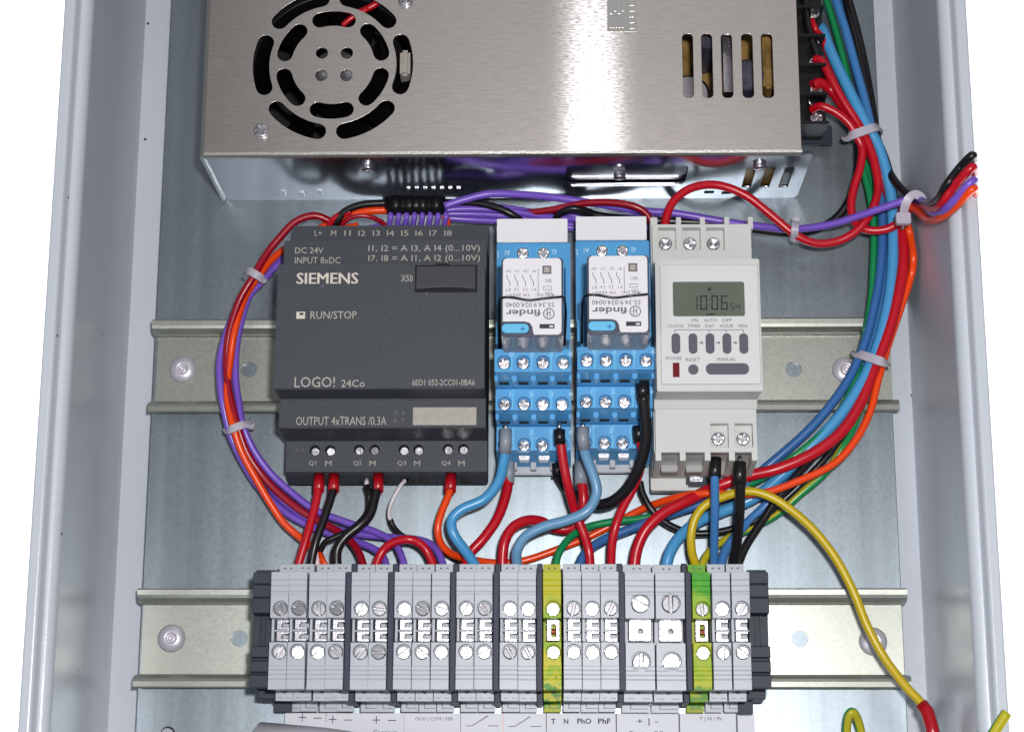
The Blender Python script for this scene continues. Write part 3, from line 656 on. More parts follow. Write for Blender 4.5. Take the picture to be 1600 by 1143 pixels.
bars([(840.5, 420, 841.3, 461), (849, 447, 862, 447.8), (849, 452, 862, 452.8), (849, 447, 849.7, 452.8), (861.4, 447, 862, 452.8)], ZL, 0.06, 'inkgrey', rel, 'print_line')
for i in range(4):
    u = 792 + i * 12.3
    link('print_line', tube([at(u, 429, ZL + 0.05), at(u + 0.5, 434, ZL + 0.05), at(u + 4.5, 441, ZL + 0.05), at(u + 4.5, 447, ZL + 0.05)], 0.11, 6, step=4), 'inkgrey', rel)
prect(847.5, 415, 861.5, 428, ZL, 0.1, 'inkgrey', rel, 'approval_mark'); prect(850.5, 417.5, 858.5, 425.5, ZL + 0.1, 0.05, 'beige', rel, 'approval_mark')
prect(843, 506, 866.5, 513, ZL, 0.1, 'inkdark', rel, 'indicator_window'); prect(858.5, 508.5, 864.5, 511, ZL + 0.1, 0.1, 'tag', rel, 'indicator_lamp')
text('+', 813, 509.5, 821, 518, Zl + 1.1, 'w_dblue', rel)

D2 = X(901, 560, 52) - sx + 0.15
sock2 = copy_tree(sock, None, (D2, 0.75, 0)); sock2['label'] = 'bright blue relay socket next to the pale timer, black wire in its top tier'
rel2 = copy_tree(rel, None, (D2 + 0.4, 0.75, 0)); rel2['label'] = 'plug-in relay with upside down white label in the right blue socket beside the timer'

# ------------------------------------------------------------------ timer
tm = thing('timer', (70, -2, 7.7), 'pale grey digital timer switch with small display and slate buttons on the upper rail', 'timer')
ZT, ZQ = 64, 44
tx0, tx1 = X(1025, 500, ZT), X(1191, 500, ZT)
T = lambda v, z: Y(1108, v, z)
prof = [(T(350, ZQ), 7.8), (T(350, ZQ), ZQ - 4), (T(404, ZT), ZQ - 4), (T(404, ZT), ZT), (T(611, ZT), ZT), (T(624, ZQ + 2), ZQ + 1.5), (T(640, ZQ), ZQ - 0.2), (T(640, ZQ), ZQ - 4), (T(703, ZQ), ZQ - 4), (T(712, 40), 30), (T(741, 22), 22), (T(741, 22) - 0.1, 14.5), (T(766, 14), 14.5), (T(766, 14), 7.8), (-17.8, 7.8), (-17.8, 4.5), (17.8, 4.5), (17.8, 7.8)]  # flat step at the foot shaped to catch light, standing in for glare
link('housing', prism_x(tx0, tx1 - 0.4, prof, 0.35), 'timer', tm)
def wells(vt, vb, lst, yb, yt, notch):
    hs = []
    for u in lst:
        a_, b_ = at(u - 13.5, vb, ZQ), at(u + 13.5, vt, ZQ); hs.append(rect(a_.x, b_.x, a_.y, b_.y, 0.3))
    outer = rect(tx0 + 0.3, tx1 - 0.7, yb, yt, 0.4)
    link('terminal_cover', sheet(outer, hs, ZQ - 4, ZQ, 0.15), 'timer', tm)
wells(355, 390, (1042.5, 1080.5, 1118), T(404, ZT) , T(350, ZQ), None)
wells(661, 698, (1124.5, 1162.5), T(706, ZQ), T(640, ZQ) + 0.3, None)
for u in (1040, 1078, 1115): x_, y_ = at(u, 380, ZQ - 2).xy; screw(x_, y_, ZQ - 3, 2.3, 'cross', tm, u)
for u in (1122.5, 1161.5): x_, y_ = at(u, 685, ZQ - 2).xy; screw(x_, y_, ZQ - 3, 2.3, 'cross', tm, u * 2)
for u in (1023.5, 1060.5, 1098, 1136, 1173):   # teeth along the top edge
    a_ = at(u, 345, ZQ - 3); link('tooth', box(a_.x - 0.9 if u > 1030 else tx0, a_.x + 0.9, T(352, ZQ), T(339, 40), 30, 40, 0.2), 'timer', tm)
# lower wire entries: ribs and floors
u_r = (1028, 1067, 1106, 1144, 1182)
for u in u_r:
    a_ = at(u, 720, ZQ); x_ = min(max(a_.x, tx0 + 1.2), tx1 - 1.7)
    link('entry_rib', prism_x(x_ - 1.0, x_ + 1.0, [(T(704, ZQ) + 0.1, ZQ), (T(719, ZQ), ZQ), (T(741, 26), 22), (T(704, ZQ) + 0.1, 22)], 0.15), 'timer', tm)
for i, u in enumerate((1047, 1086)):
    a_ = at(u, 728, 36); link('entry_shutter', box(a_.x - 2.9, a_.x + 2.9, T(735, 34), T(724, 34), 24, 32, 0.3), 'timerfoot', tm)
# front panel
fz = ZT
a_, b_ = at(1033.5, 601, fz), at(1183, 415, fz)
wa, wb_ = at(1052, 495, fz), at(1162, 441, fz)
link('front_panel', sheet(rect(a_.x, b_.x, a_.y, b_.y, 0.6), [rect(wa.x, wb_.x, wa.y, wb_.y, 0.7)], fz, fz + 1.2, 0.25), 'timerface', tm)
prect(1034.5, 410.5, 1181.5, 413.5, fz, 0.25, 'inkgrey', tm, 'panel_groove', bevel=0.0) if False else None
link('display', box(wa.x, wb_.x, wa.y, wb_.y, fz - 0.05, fz + 0.35), 'lcd', tm)
zd = fz + 0.35
def seg(u0, u1, v0, v1, on):
    t = (u1 - u0) * 0.2; g = 0.5; mid = (v0 + v1) / 2; L_ = []
    if 'a' in on: L_.append((u0 + g, v0, u1 - g, v0 + t))
    if 'd' in on: L_.append((u0 + g, v1 - t, u1 - g, v1))
    if 'g' in on: L_.append((u0 + g, mid - t / 2, u1 - g, mid + t / 2))
    if 'b' in on: L_.append((u1 - t, v0 + g, u1, mid - g))
    if 'c' in on: L_.append((u1 - t, mid + g, u1, v1 - g))
    if 'f' in on: L_.append((u0, v0 + g, u0 + t, mid - g))
    if 'e' in on: L_.append((u0, mid + g, u0 + t, v1 - g))
    return L_
L_ = seg(1081, 1090, 461.5, 484, 'bc') + seg(1094, 1105, 461.5, 484, 'abcdef') + seg(1111.5, 1122, 461.5, 484, 'abcdef') + seg(1126.5, 1137, 461.5, 484, 'acdefg')
L_ += [(1107.5, 467, 1109, 469), (1107.5, 476, 1109, 478), (1103.5, 489.5, 1116, 492), (1106, 449, 1111, 454)] + seg(1141, 1147, 474, 484, 'afgcd') + seg(1149.5, 1156, 474, 484, 'bcfg')
bars(L_, zd, 0.06, 'digit', tm, 'display_digit')
fz2 = fz + 1.2
for b, u0, u1, v0 in (('ON', 1080, 1090.5, 497.5), ('AUTO', 1100, 1120, 497.5), ('OFF', 1128, 1143.5, 497.5), ('CLOCK', 1044, 1068.5, 506.5), ('TIMER', 1074, 1094.5, 506.5), ('DAY', 1102, 1116.5, 506.5), ('HOUR', 1125, 1146, 506.5), ('MIN', 1154, 1167, 506.5),
                      ('POWER', 1040.5, 1065.5, 557), ('RESET', 1071.5, 1094, 559), ('MANUAL', 1120, 1149.5, 558.5)):
    text(b, u0, v0, u1, v0 + 5.2, fz2, 'inkgrey', tm)
bars([(1054, 514.5, 1162, 515.7), (1054, 515.7, 1055.2, 519), (1107.5, 515.7, 1108.7, 519), (1134, 515.7, 1135.2, 519), (1161, 515.7, 1162.2, 519), (1092, 534.5, 1096, 536), (1118.5, 534.5, 1122.5, 536), (1145, 534.5, 1149, 536)], fz2, 0.06, 'inkgrey', tm, 'print_line')
for u in (1096, 1122.5, 1149):
    p = [at(u, 532.5, fz2), at(u, 538, fz2), at(u + 3.2, 535.2, fz2)]
    link('print_arrow', sheet([(c.x, c.y) for c in p], [], fz2, fz2 + 0.06), 'inkgrey', tm)
for i, u in enumerate((1056, 1082.7, 1109.3, 1135.7, 1162)):
    prect(u - 6.4, 521, u + 6.4, 552.5, fz2, 0.5, 'button', tm, 'button', r=1.35, bevel=0.15)
prect(1075.5, 569.5, 1091, 585, fz2, 0.5, 'button', tm, 'button', r=1.6, bevel=0.15); prect(1103, 567.5, 1170, 585, fz2, 0.5, 'button', tm, 'button', r=1.8, bevel=0.15)
prect(1051.5, 566.5, 1061.5, 589, fz2, 0.15, 'led', tm, 'power_lamp')
# black foot latch with silver plate
a_, b_ = at(1071, 763, 12), at(1112, 738, 12)
link('foot_latch', box(a_.x, b_.x, a_.y, b_.y, 7.9, 17, 0.8), 'slate', tm); link('latch_plate', box(X(1078, 750, 17), X(1098, 750, 17), T(752, 17), T(741, 17), 16.9, 17.5, 0.15), 'tin', tm)

# ------------------------------------------------------------------ terminal blocks on the lower rail
Zb, Z1, Z0 = 47, 28, 9
B = lambda v, z: Y(800, v, z)
def block_prof(step2=True):
    # top of block (+y) to foot (-y)
    p = [(B(881, Z1), 7.8), (B(881, Z1), Z1), (B(893, Zb), Z1)]
    p += [(B(893, Zb), Zb)]
    for v in (905, 914, 923): p += [(B(v, Zb), Zb), (B(v + 0.7, Zb), Zb - 0.3), (B(v + 1.4, Zb), Zb)]
    p += [(B(928, Zb), Zb), (B(928, Zb), Zb - 3), (B(965, Zb), Zb - 3), (B(965, Zb), 36), (B(1003, Zb), 36), (B(1003, Zb), Zb - 3), (B(1040, Zb), Zb - 3), (B(1040, Zb), Zb)]
    for v in (1046, 1053, 1060): p += [(B(v, Zb), Zb), (B(v + 0.7, Zb), Zb - 0.3), (B(v + 1.4, Zb), Zb)]
    p += [(B(1077, Zb), Zb), (B(1079, Z1), Z1), (B(1095, Z1), Z1)]
    p += [(B(1096, Z0), Z0), (B(1112, Z0), Z0), (B(1112, Z0), 7.8)] if step2 else [(B(1096, Z0), 7.8)]
    return p + [(Y2 - 17.8, 7.8), (Y2 - 17.8, 4.5), (Y2 + 17.8, 4.5), (Y2 + 17.8, 7.8)]
def make_block(wd, m, big, earth):
    x0, x1 = -wd / 2, wd / 2; ox = 0
    t = thing('terminal_block', (0, Y2, 7.7), 'x', 'terminal block', 'screw terminal blocks on the lower rail')
    link('housing', prism_x(x0, x1, block_prof(), 0.12, 1), m, t)
    vs1, vs2, rr, va, vb2 = (941, 1032, 2.95, 928, 1040) if big else (950, 1018, 2.2, 928, 1040)
    sxp = 0.35 if not big else 0.2
    y1, y2 = B(vs1, Zb), B(vs2, Zb)
    link('screw_face', sheet(rect(x0 + 0.06, x1 - 0.06, B(965, Zb), B(928, Zb)), [circ(sxp, y1, rr + 0.38)], Zb - 3, Zb, 0.1), m, t)
    link('screw_face', sheet(rect(x0 + 0.06, x1 - 0.06, B(1040, Zb), B(1003, Zb)), [circ(sxp, y2, rr + 0.38)], Zb - 3, Zb, 0.1), m, t)
    screw(sxp, y1 - 0.15, Zb - 2.5, rr, 'slot', t, 0); screw(sxp, y2 - 0.15, Zb - 2.5, rr, 'slot', t, 0)
    # bridge bar well: metal contacts between plastic ribs
    if big: link('bridge_contact', sheet(rect(x0 + 1.3, x1 - 0.8, B(1001, 42), B(967, 42), 0.6), [circ(0.4, B(985, 42), 0.8)], 36.2, 42, 0.3), 'tin', t)
    elif earth:
        link('bridge_contact', sheet(rect(x0 + 1.2, x1 - 0.6, B(1001, 42), B(968, 42), 0.4), [rect(-0.3, 1.3, B(995, 42), B(975, 42), 0.5)], 36.2, 42, 0.2), 'tin', t)
        link('bridge_screw', lathe([(0, 1.5), (0.9, 1.2), (1.0, 0), (0, 0)], 0.5, B(985, 42), 39.5, 16), 'copper', t)
    else:
        for vc in (976, 994):
            yc = B(vc, 41)
            link('bridge_contact', sheet([(x0 + 1.6, yc + 1.7), (x1 - 0.4, yc + 1.7), (x1 - 0.4, yc + 0.8), (x0 + 3.3, yc + 0.8), (x0 + 3.3, yc - 0.8), (x1 - 0.4, yc - 0.8), (x1 - 0.4, yc - 1.7), (x0 + 1.6, yc - 1.7)], [], 36.2, 41.5, 0.15), 'tin', t)
        link('well_rib', boxes([(x0 + 0.1, x1 - 0.1, B(986.2, 43), B(983.6, 43), 36, 43), (x0 + 0.1, x0 + 1.0, B(1002, 43), B(967, 43), 36, 43.2)], 0.1), m, t)
    # marker slots on both lower steps, chevrons and index marks
    zc = Z1
    link('marker_slot', boxes([(-wd * 0.2, wd * 0.42, B(1106.5, Z0), B(1105.7, Z0), Z0, Z0 + 0.2), (-wd * 0.2, -wd * 0.2 + 0.25, B(1106.5, Z0), B(1098, Z0), Z0, Z0 + 0.2)]), 'inkgrey', t)
    p = [(-1.2, B(1079.6, Z1)), (1.2, B(1079.6, Z1)), (0.1, B(1084, Z1))]
    link('index_mark', sheet(p, [], Z1, Z1 + 0.12), 'inkgrey', t)
    link('marker_groove', boxes([(-wd * 0.36, -wd * 0.12, B(1090.5, Z1), B(1089.8, Z1), Z1, Z1 + 0.15), (wd * 0.12, wd * 0.4, B(1090.5, Z1), B(1089.8, Z1), Z1, Z1 + 0.15), (-1.5, -0.7, B(888.5, Z1), B(886.5, Z1), Z1, Z1 + 0.15), (0.7, 1.5, B(888.5, Z1), B(886.5, Z1), Z1, Z1 + 0.15)]), 'inkgrey', t)
    return t
W1 = 6.12
protoN = make_block(W1, 'term', False, False); protoW = make_block(9.85, 'term', True, False)
protoY = make_block(W1, 'pe1', False, True); protoG = make_block(W1, 'pe2', False, True)
blocks = [  # left and right edge in the photograph at row 930, prototype, label
    (423, 451, 'N', 'grey terminal block against the left end bracket, red wire with red ferrule entering it'),
    (451.5, 479, 'N', 'grey terminal block fed by the black wire from the second module outlet'),
    (483, 510.5, 'N', 'grey terminal block fed by a white and an orange core'),
    (511, 538.5, 'N', 'grey terminal block left of the leftmost dark partition, thick black wire entering it'),
    (549.5, 577, 'N', 'grey terminal block right of the leftmost dark partition, crimson wire entering it'),
    (577.5, 605.5, 'N', 'grey terminal block under the left foot of the red arch'),
    (616, 644.5, 'N', 'left block of the group of three grey terminals, violet wire entering it'),
    (645, 673, 'N', 'middle block of the group of three grey terminals'),
    (674.5, 702.5, 'N', 'right block of the group of three grey terminals, red arch and violet wire entering it'),
    (713, 741, 'N', 'grey terminal block fed by the thick red wire that comes from the left relay'),
    (741.5, 769.5, 'N', 'grey terminal block fed by the thick light blue wire with the sharp bend'),
    (781, 809, 'N', 'grey terminal block fed by the thick red wire arch beside the yellow earth block'),
    (809.5, 837.5, 'N', 'grey terminal block fed by the pale blue wire, left neighbour of the yellow earth block'),
    (848.5, 877, 'Y', 'bright yellow earth terminal block with green streaks fed by the green wire'),
    (880, 908.5, 'N', 'grey terminal block right of the yellow earth block, dark blue wire entering it'),
    (909.5, 937.5, 'N', 'grey terminal block fed by the red wire that crosses from the left relay'),
    (938.5, 966.5, 'N', 'grey terminal block left of the two wide ones, single red wire entering it'),
    (976.5, 1022, 'W', 'wide grey terminal block fed by the thick red supply wire'),
    (1024, 1070, 'W', 'wide grey terminal block fed by the sky blue wire'),
    (1081.5, 1110, 'G', 'green and yellow earth terminal block near the right end of the row'),
    (1112.5, 1141, 'N', 'grey terminal block fed by the straight blue wire from the timer'),
    (1143, 1171.5, 'N', 'grey terminal block against the right end bracket, two black wires entering it')]
used = set()
for u0, u1, kd, lab in blocks:
    proto = {'N': protoN, 'W': protoW, 'Y': protoY, 'G': protoG}[kd]
    xc = (X(u0, 930, Zb) + X(u1, 930, Zb)) / 2 
    o = proto if kd not in used else copy_tree(proto)
    used.add(kd); BL = o
    if o is not proto: o.location = proto.location.copy()
    o.location.x = xc * S; o['label'] = lab; o.rotation_euler.z = random.uniform(-0.003, 0.003); o.location.y += random.uniform(-0.12, 0.12) * S
# give copied screws their own turn
for o in list(C.objects):
    if o.name.startswith('screw') and not o.name.startswith('screw_') and o.parent and o.parent.get('category') == 'terminal block':
        o.rotation_euler = (random.uniform(-.02, .12), random.uniform(-.1, .1), random.uniform(0, math.pi))
# dark partition plates
div_lab = ['dark partition plate before the crimson wire terminal, leftmost of the row', 'dark partition plate left of the group of three grey terminals', 'dark partition plate right of the group of three grey terminals',
           'dark partition plate between the light blue wire and the thick red arch', 'dark partition plate touching the yellow earth terminal block', 'dark partition plate left of the two wide grey terminals', 'dark partition plate left of the green and yellow earth terminal']
dp = None
for (u0, u1), lab in zip(((539, 549), (606, 615.5), (703, 712.5), (770, 780.5), (838, 848), (967, 976), (1070.5, 1081)), div_lab):
    if dp is None:
        pf = [(B(880, Z1), 7.8), (B(880, Z1), Z1 + 0.3), (B(892, Zb), Z1 + 0.3), (B(892, Zb), Zb - 0.9), (B(1078, Zb), Zb - 0.9), (B(1080, Z1), Z1 + 0.3), (B(1096.5, Z1), Z1 + 0.3), (B(1097, Z1), 7.8), (Y2 - 17.8, 7.8), (Y2 - 17.8, 4.5), (Y2 + 17.8, 4.5), (Y2 + 17.8, 7.8)]
        dp = link('partition_plate', prism_x(-1.0, 1.0, pf, 0.2, 1), 'divider', None, origin=(0, Y2, 7.7)); o = dp
    else:
        o = dp.copy(); C.objects.link(o)
    o.location.x = (X(u0, 930, Zb) + X(u1, 930, Zb)) / 2 * S
    tag(o, lab, 'partition plate', 'dark partition plates between the terminal blocks')

def bracket(x0, x1, inner, label):
    t = thing('end_bracket', ((x0 + x1) / 2, Y2, 7.7), label, 'end bracket', 'slate end brackets clamping the terminal row')
    e = Zb - 5
    p = [(B(886, e), 7.8), (B(886, e), e - 6), (B(893, e), e - 6), (B(893, e), e), (B(911, e), e), (B(912, e), e - 1), (B(913, e), e), (B(932, e), e), (B(933, e), e - 1), (B(934, e), e), (B(957, e), e), (B(959, e), e - 5),
         (B(1007, e), e - 5), (B(1009, e), e), (B(1026, e), e), (B(1027, e), e - 1.3), (B(1031, e), e - 1.3), (B(1032, e), e), (B(1049, e), e), (B(1050, e), e - 1.3), (B(1053, e), e - 1.3), (B(1054, e), e), (B(1074, e), e), (B(1075, Z1), 24), (B(1091, 24), 24), (B(1092, 24), 7.8),
         (Y2 - 17.8, 7.8), (Y2 - 17.8, 4.5), (Y2 + 17.8, 4.5), (Y2 + 17.8, 7.8)]
    link('bracket_body', prism_x(x0, x1, p, 0.3, 1), 'slate', t)
    for i in (0.35, 0.6): xx = x0 + (x1 - x0) * i; link('clamp_ridge', box(xx - 0.25, xx + 0.25, B(1006, 41), B(960, 41), e - 5, e - 3.6, 0.1), 'slate', t)
    xa, xb = (x0 + 1.0, x1 + 5.5) if inner > 0 else (x0 - 5, x1 - 2.0)
    if inner > 0: link('bracket_foot', box(X(430, 1105, 10), X(456, 1105, 10), B(1112, 10), B(1096, 10), 7.9, 12, 0.3), 'slate', t)
    else: link('bracket_foot', box(X(1153, 1105, 10), X(1176, 1105, 10), B(1115, 10), B(1096, 10), 7.9, 12, 0.3), 'slate', t)
    return t
bx = X(422, 930, Zb) - 0.15
bracket(bx - 6.6, bx, 1, 'ribbed slate end bracket at the left end of the terminal row')
bx2 = X(1172.5, 930, Zb) + 0.15
bracket(bx2, bx2 + 6.6, -1, 'ribbed slate end bracket at the right end of the terminal row')

# printed label strip below the terminals
ls = thing('label_strip', (3, B(1140, 4), 0.05), 'white printed label strip on the plate under the terminal row', 'label')
za = 4.2
a_, b_ = at(445, 1113, za), at(1179, 1113, za)
link('strip_carrier', box(a_.x, b_.x, a_.y - 26, a_.y, 0.1, za, 0.3), 'timer', ls); link('paper', box(a_.x + 0.2, b_.x - 0.2, a_.y - 25.5, a_.y - 0.2, za, za + 0.25), 'paper', ls)
zp = za + 0.25
for u in (565, 630.5, 719, 853, 962.5, 1061, 1151): bars([(u, 1114, u + 1.2, 1170)], zp, 0.06, 'inkgrey', ls, 'print_line')
bars([(785.3, 1114, 786.6, 1170)], zp, 0.06, 'f_red', ls, 'print_line')
for i in range(3): bars([(509, 1114 + i * 5, 510, 1117 + i * 5)], zp, 0.06, 'inkgrey', ls, 'print_line')
def plus(u, v, s_=6): return [(u - s_, v - 0.7, u + s_, v + 0.7), (u - 0.8, v - s_, u + 0.8, v + s_)]
for pu, pv in ((472.5, 1120), (520, 1123), (588, 1124)): bars(plus(pu, pv), zp, 0.06, 'inkviolet', ls, 'plus_sign')
for r_ in [(490, 1120.3, 502.5, 1121.7), (538, 1123.3, 550.5, 1124.6), (606, 1124, 618.5, 1125.3)]: bars([r_], zp, 0.06, 'inkdark', ls, 'minus_sign')
text('OUV | COM | FER', 649, 1119.5, 708, 1126.5, zp, 'inkgrey', ls)
for u in (728, 794.5):
    v_ = 1133 + (u > 760)
    bars([(u, v_ - 0.6, u + 9, v_ + 0.6), (u + 35, v_ - 0.6, u + 51, v_ + 0.6)], zp, 0.06, 'inkgrey', ls, 'print_line')
    p = [at(u + 8, v_ + 0.4, zp), at(u + 10, v_ + 0.4, zp), at(u + 35, v_ - 15, zp), at(u + 33.5, v_ - 16, zp)]
    link('print_line', sheet([(c.x, c.y) for c in p], [], zp, zp + 0.06), 'inkgrey', ls)
text('T', 861, 1122, 868, 1130, zp, 'inkdark', ls, bold=0.02); text('N', 881, 1122, 888, 1130, zp, 'inkdark', ls, bold=0.02)
text('PhO', 902, 1121.5, 924, 1130, zp, 'inkdark', ls, bold=0.02); text('PhF', 934.5, 1121.5, 954, 1130, zp, 'inkdark', ls, bold=0.02)
text('+ | -', 995, 1121.5, 1028, 1133, zp, 'inkdark', ls); text('T | N | Ph', 1093, 1119, 1127.5, 1126.5, zp, 'inkviolet', ls)
text('Capteur', 583, 1139.5, 620, 1148, zp, 'inkdark', ls); text('Gestion Off', 982, 1141, 1036, 1149, zp, 'inkgrey', ls)

# ------------------------------------------------------------------ wires
def P(*pts):
    # points that would sink into the right-hand wall are lifted towards the viewer until they lie on it,
    # and beyond the rolled rim the wires drop down outside the cabinet
    out = []
    for u, v, z in pts:
        p = at(u, v, z)
        if p.x > 147.4 and z < 81.3:
            while p.x > 147.4 and z < 81.3: z += 0.5; p = at(u, v, z)
        if p.x > 157.4:      # the run ends at the outer edge of the rim
            a = out[-1]; t = (157.6 - a.x) / (p.x - a.x); e = a.lerp(p, t); out.append(Vector((e.x, e.y, min(e.z, a.z, 81.6)))); return out
        out.append(p)
    return out
def wire(color, d, pts, label, ferr=None, cores=None, group='single core wires inside the cabinet'):
    """ferr: list of (material, [points], radius, metal tip points)"""
    if not ferr and not cores:
        o = link('wire', tube(P(*pts), d / 2), color, None)
        return tag(o, label, 'wire', group)
    p0 = at(*pts[0]); t = thing('wire', (p0.x, p0.y, max(0.2, min(p[2] for p in pts) - d / 2)), label, 'wire', group)
    link('insulation', tube(P(*pts), d / 2), color, t)
    for m_, fp, r_, tip in ferr or []:
        link('ferrule', tube(P(*fp), r_, smooth=False, radii=None), m_, t)
        if tip: link('ferrule_tip', tube(P(*tip), 0.75, 10, smooth=False), 'tin', t)
    for m_, cp, r_ in cores or []: link('core', tube(P(*cp), r_), m_, t)
    return t
E = 903; ez = 20     # wire ends sit inside the terminal blocks
# --- left loop
wire('w_violet', 2.7, [(600, 352, 12), (520, 372, 10), (452, 398, 10), (424, 420, 12), (400, 448, 14), (372, 480, 16), (354, 520, 16), (344, 560, 16), (344, 600, 16), (350, 640, 15), (364, 690, 12), (395, 748, 9), (425, 782, 8), (455, 806, 8), (500, 828, 8), (555, 845, 10), (592, 862, 14), (604, 884, 18), (605, E, ez)], 'violet wire on the outside of the left loop')
wire('w_violet', 2.7, [(640, 352, 12), (540, 378, 10), (460, 402, 10), (432, 416, 12), (410, 440, 14), (389, 464, 15), (375, 510, 15), (369, 548, 15), (368, 590, 15), (372, 622, 15), (379, 662, 16), (396, 702, 14), (422, 738, 12), (452, 766, 11), (492, 796, 11), (540, 815, 11), (590, 832, 12), (618, 850, 15), (632, 884, 18), (633, E, ez)], 'violet wire on the inside of the left loop, ending in the group of three')
wire('w_violet', 2.7, [(400, 724, 9), (430, 770, 8.5), (480, 808, 8.5), (540, 830, 9), (600, 838, 10), (655, 843, 12), (680, 856, 15), (693, 884, 18), (694, E, ez)], 'violet wire passing under the red arch towards the third terminal of its group')
wire('w_orange', 2.7, [(560, 352, 14), (500, 366, 12), (455, 384, 12), (428, 402, 14), (405, 430, 17), (383, 464, 17), (367, 515, 18), (360, 560, 17), (355, 605, 17), (357, 636, 17), (364, 664, 18), (377, 704, 16), (399, 746, 14), (425, 790, 12), (445, 818, 11), (472, 842, 11), (496, 862, 16), (506, 884, 19), (507, E, ez)], 'orange wire in the left loop, running to the third terminal')
wire('w_crim', 2.8, [(530, 356, 14), (520, 348, 16), (492, 337, 18), (462, 346, 19), (438, 370, 19), (417, 396, 19), (396, 432, 20), (374, 470, 19), (358, 520, 18), (354, 560, 17), (356, 600, 17), (362, 630, 17), (371, 664, 17), (385, 704, 15), (405, 736, 13), (432, 766, 12), (470, 797, 12), (510, 819, 12), (540, 838, 14), (558, 858, 16), (568, 884, 19), (569, E, ez)], 'crimson wire arching over the module corner and round the left loop')
# --- control module outputs
def plcferr(u, m='f_red'): return [(m, [(u, 742, 15), (u - 0.5, 767, 18)], 2.0, None)]
wire('w_red', 3.1, [(498, 750, 16), (497, 768, 18), (490, 800, 19), (478, 843, 20), (466, 884, 20), (465, E, ez)], 'red wire with red ferrule from the first module outlet', plcferr(498.5))
wire('w_black', 3.0, [(521, 750, 16), (520, 768, 18), (509, 803, 20), (493, 848, 21), (486, 884, 20), (485, E, ez)], 'black wire with red ferrule from the second module outlet', plcferr(522))
wire('w_black', 3.6, [(590, 750, 16), (587, 770, 18), (578, 803, 20), (562, 820, 21), (540, 838, 21), (527, 858, 21), (526, 884, 20), (526, E, ez)], 'thick black wire with red ferrule swinging down to the fourth terminal', plcferr(591))
wire('w_black', 2.2, [(573, 758, 15), (577, 775, 16), (574, 800, 15), (552, 824, 14), (525, 838, 15), (508, 847, 16), (498, 866, 18)], 'thin black sheath splitting into a white and an orange core', None,
     [('w_white', [(498, 864, 18), (495, 874, 19), (496, 884, 19), (496, E, ez)], 0.95), ('w_orange', [(499, 864, 18), (504, 874, 20), (509, 884, 20), (510, E, ez)], 0.95), ('w_white', [(573, 748, 13), (573, 758, 15)], 0.8)])
wire('w_black', 2.0, [(610, 811, 13), (616, 824, 12), (632, 838, 10), (662, 846, 8), (690, 860, 8), (722, 880, 10), (735, E, 14)], 'thin stripped wire, white above and black below, hanging from the third outlet', None,
     [('w_white', [(633, 750, 14), (625, 760, 16), (612, 784, 16), (608, 802, 14), (610, 812, 13)], 0.72)])
wire('w_orange', 2.7, [(704, 750, 16), (702, 770, 18), (690, 800, 19), (684, 826, 19), (690, 850, 17), (708, 866, 14), (738, 874, 8), (780, 879, 5), (820, 875, 5), (870, 858, 5), (920, 838, 6), (970, 812, 7), (1010, 792, 10), (1060, 776, 18), (1105, 770, 22), (1160, 772, 22), (1200, 768, 22), (1245, 752, 22), (1300, 726, 22), (1335, 690, 22),
     (1359, 645, 21), (1372, 595, 20), (1386, 545, 19), (1408, 480, 20), (1424, 430, 20), (1427, 400, 20), (1422, 366, 20), (1415, 340, 24), (1418, 322, 32), (1433, 330, 38), (1450, 343, 44), (1468, 341, 52), (1492, 324, 68), (1520, 295, 90), (1548, 280, 92), (1562, 274, 78), (1566, 272, 40)],
     'orange wire from the last module outlet through the right bundle and over the rim', [('f_red', [(704.5, 742, 15), (703.5, 767, 18)], 2.1, None)])
wire('w_red', 3.1, [(585, E, ez), (587, 884, 20), (598, 860, 20), (615, 847, 21), (637, 842, 22), (655, 848, 21), (668, 862, 20), (677, 884, 20), (678, E, ez)], 'short red jumper arch between two grey terminals')
# --- relay wires
wire('w_lblue', 3.7, [(790, 700, 33), (787, 722, 31), (779, 752, 28), (757, 779, 26), (722, 795, 26), (706, 812, 26), (709, 834, 26), (727, 860, 24), (743, 884, 21), (748, E, ez)], 'thick light blue wire with grey ferrule and a sharp bend, from the left relay socket',
     [('w_grey', [(790, 670, 34), (790, 690, 34), (789, 707, 32.5)], 2.15, [(790, 661, 34), (790, 672, 34)])])
wire('w_red', 3.6, [(795, 735, 14), (792, 768, 16), (778, 808, 18), (756, 840, 19), (736, 862, 19), (728, 884, 20), (727, E, ez)], 'thick red wire with grey ferrule beside the bent light blue one',
     [('w_grey', [(797, 712, 13), (795, 755, 15)], 2.0, None)])
wire('w_red', 3.7, [(909, 752, 17), (912, 780, 17), (908, 806, 15), (890, 825, 13), (866, 824, 13), (845, 814, 15), (822, 813, 18), (801, 824, 20), (788, 848, 21), (785, 884, 20), (785, E, ez)], 'thick red wire with grey ferrule curling into an arch left of the pale blue wire',
     [('w_grey', [(907, 722, 16), (908, 757, 17)], 2.3, [(907, 716, 16), (907, 724, 16)])])
wire('w_pblue', 3.7, [(911, 695, 33), (917, 716, 31), (928, 745, 29), (932, 770, 28), (918, 797, 28), (887, 812, 27), (851, 822, 26), (822, 837, 25), (808, 860, 23), (808, 884, 20), (809, E, ez)], 'pale blue wire with grey ferrule curving from the right relay socket',
     [('w_grey', [(911, 667, 34), (911, 685, 34), (913, 701, 32.5)], 2.15, [(911, 660, 34), (911, 669, 34)])])
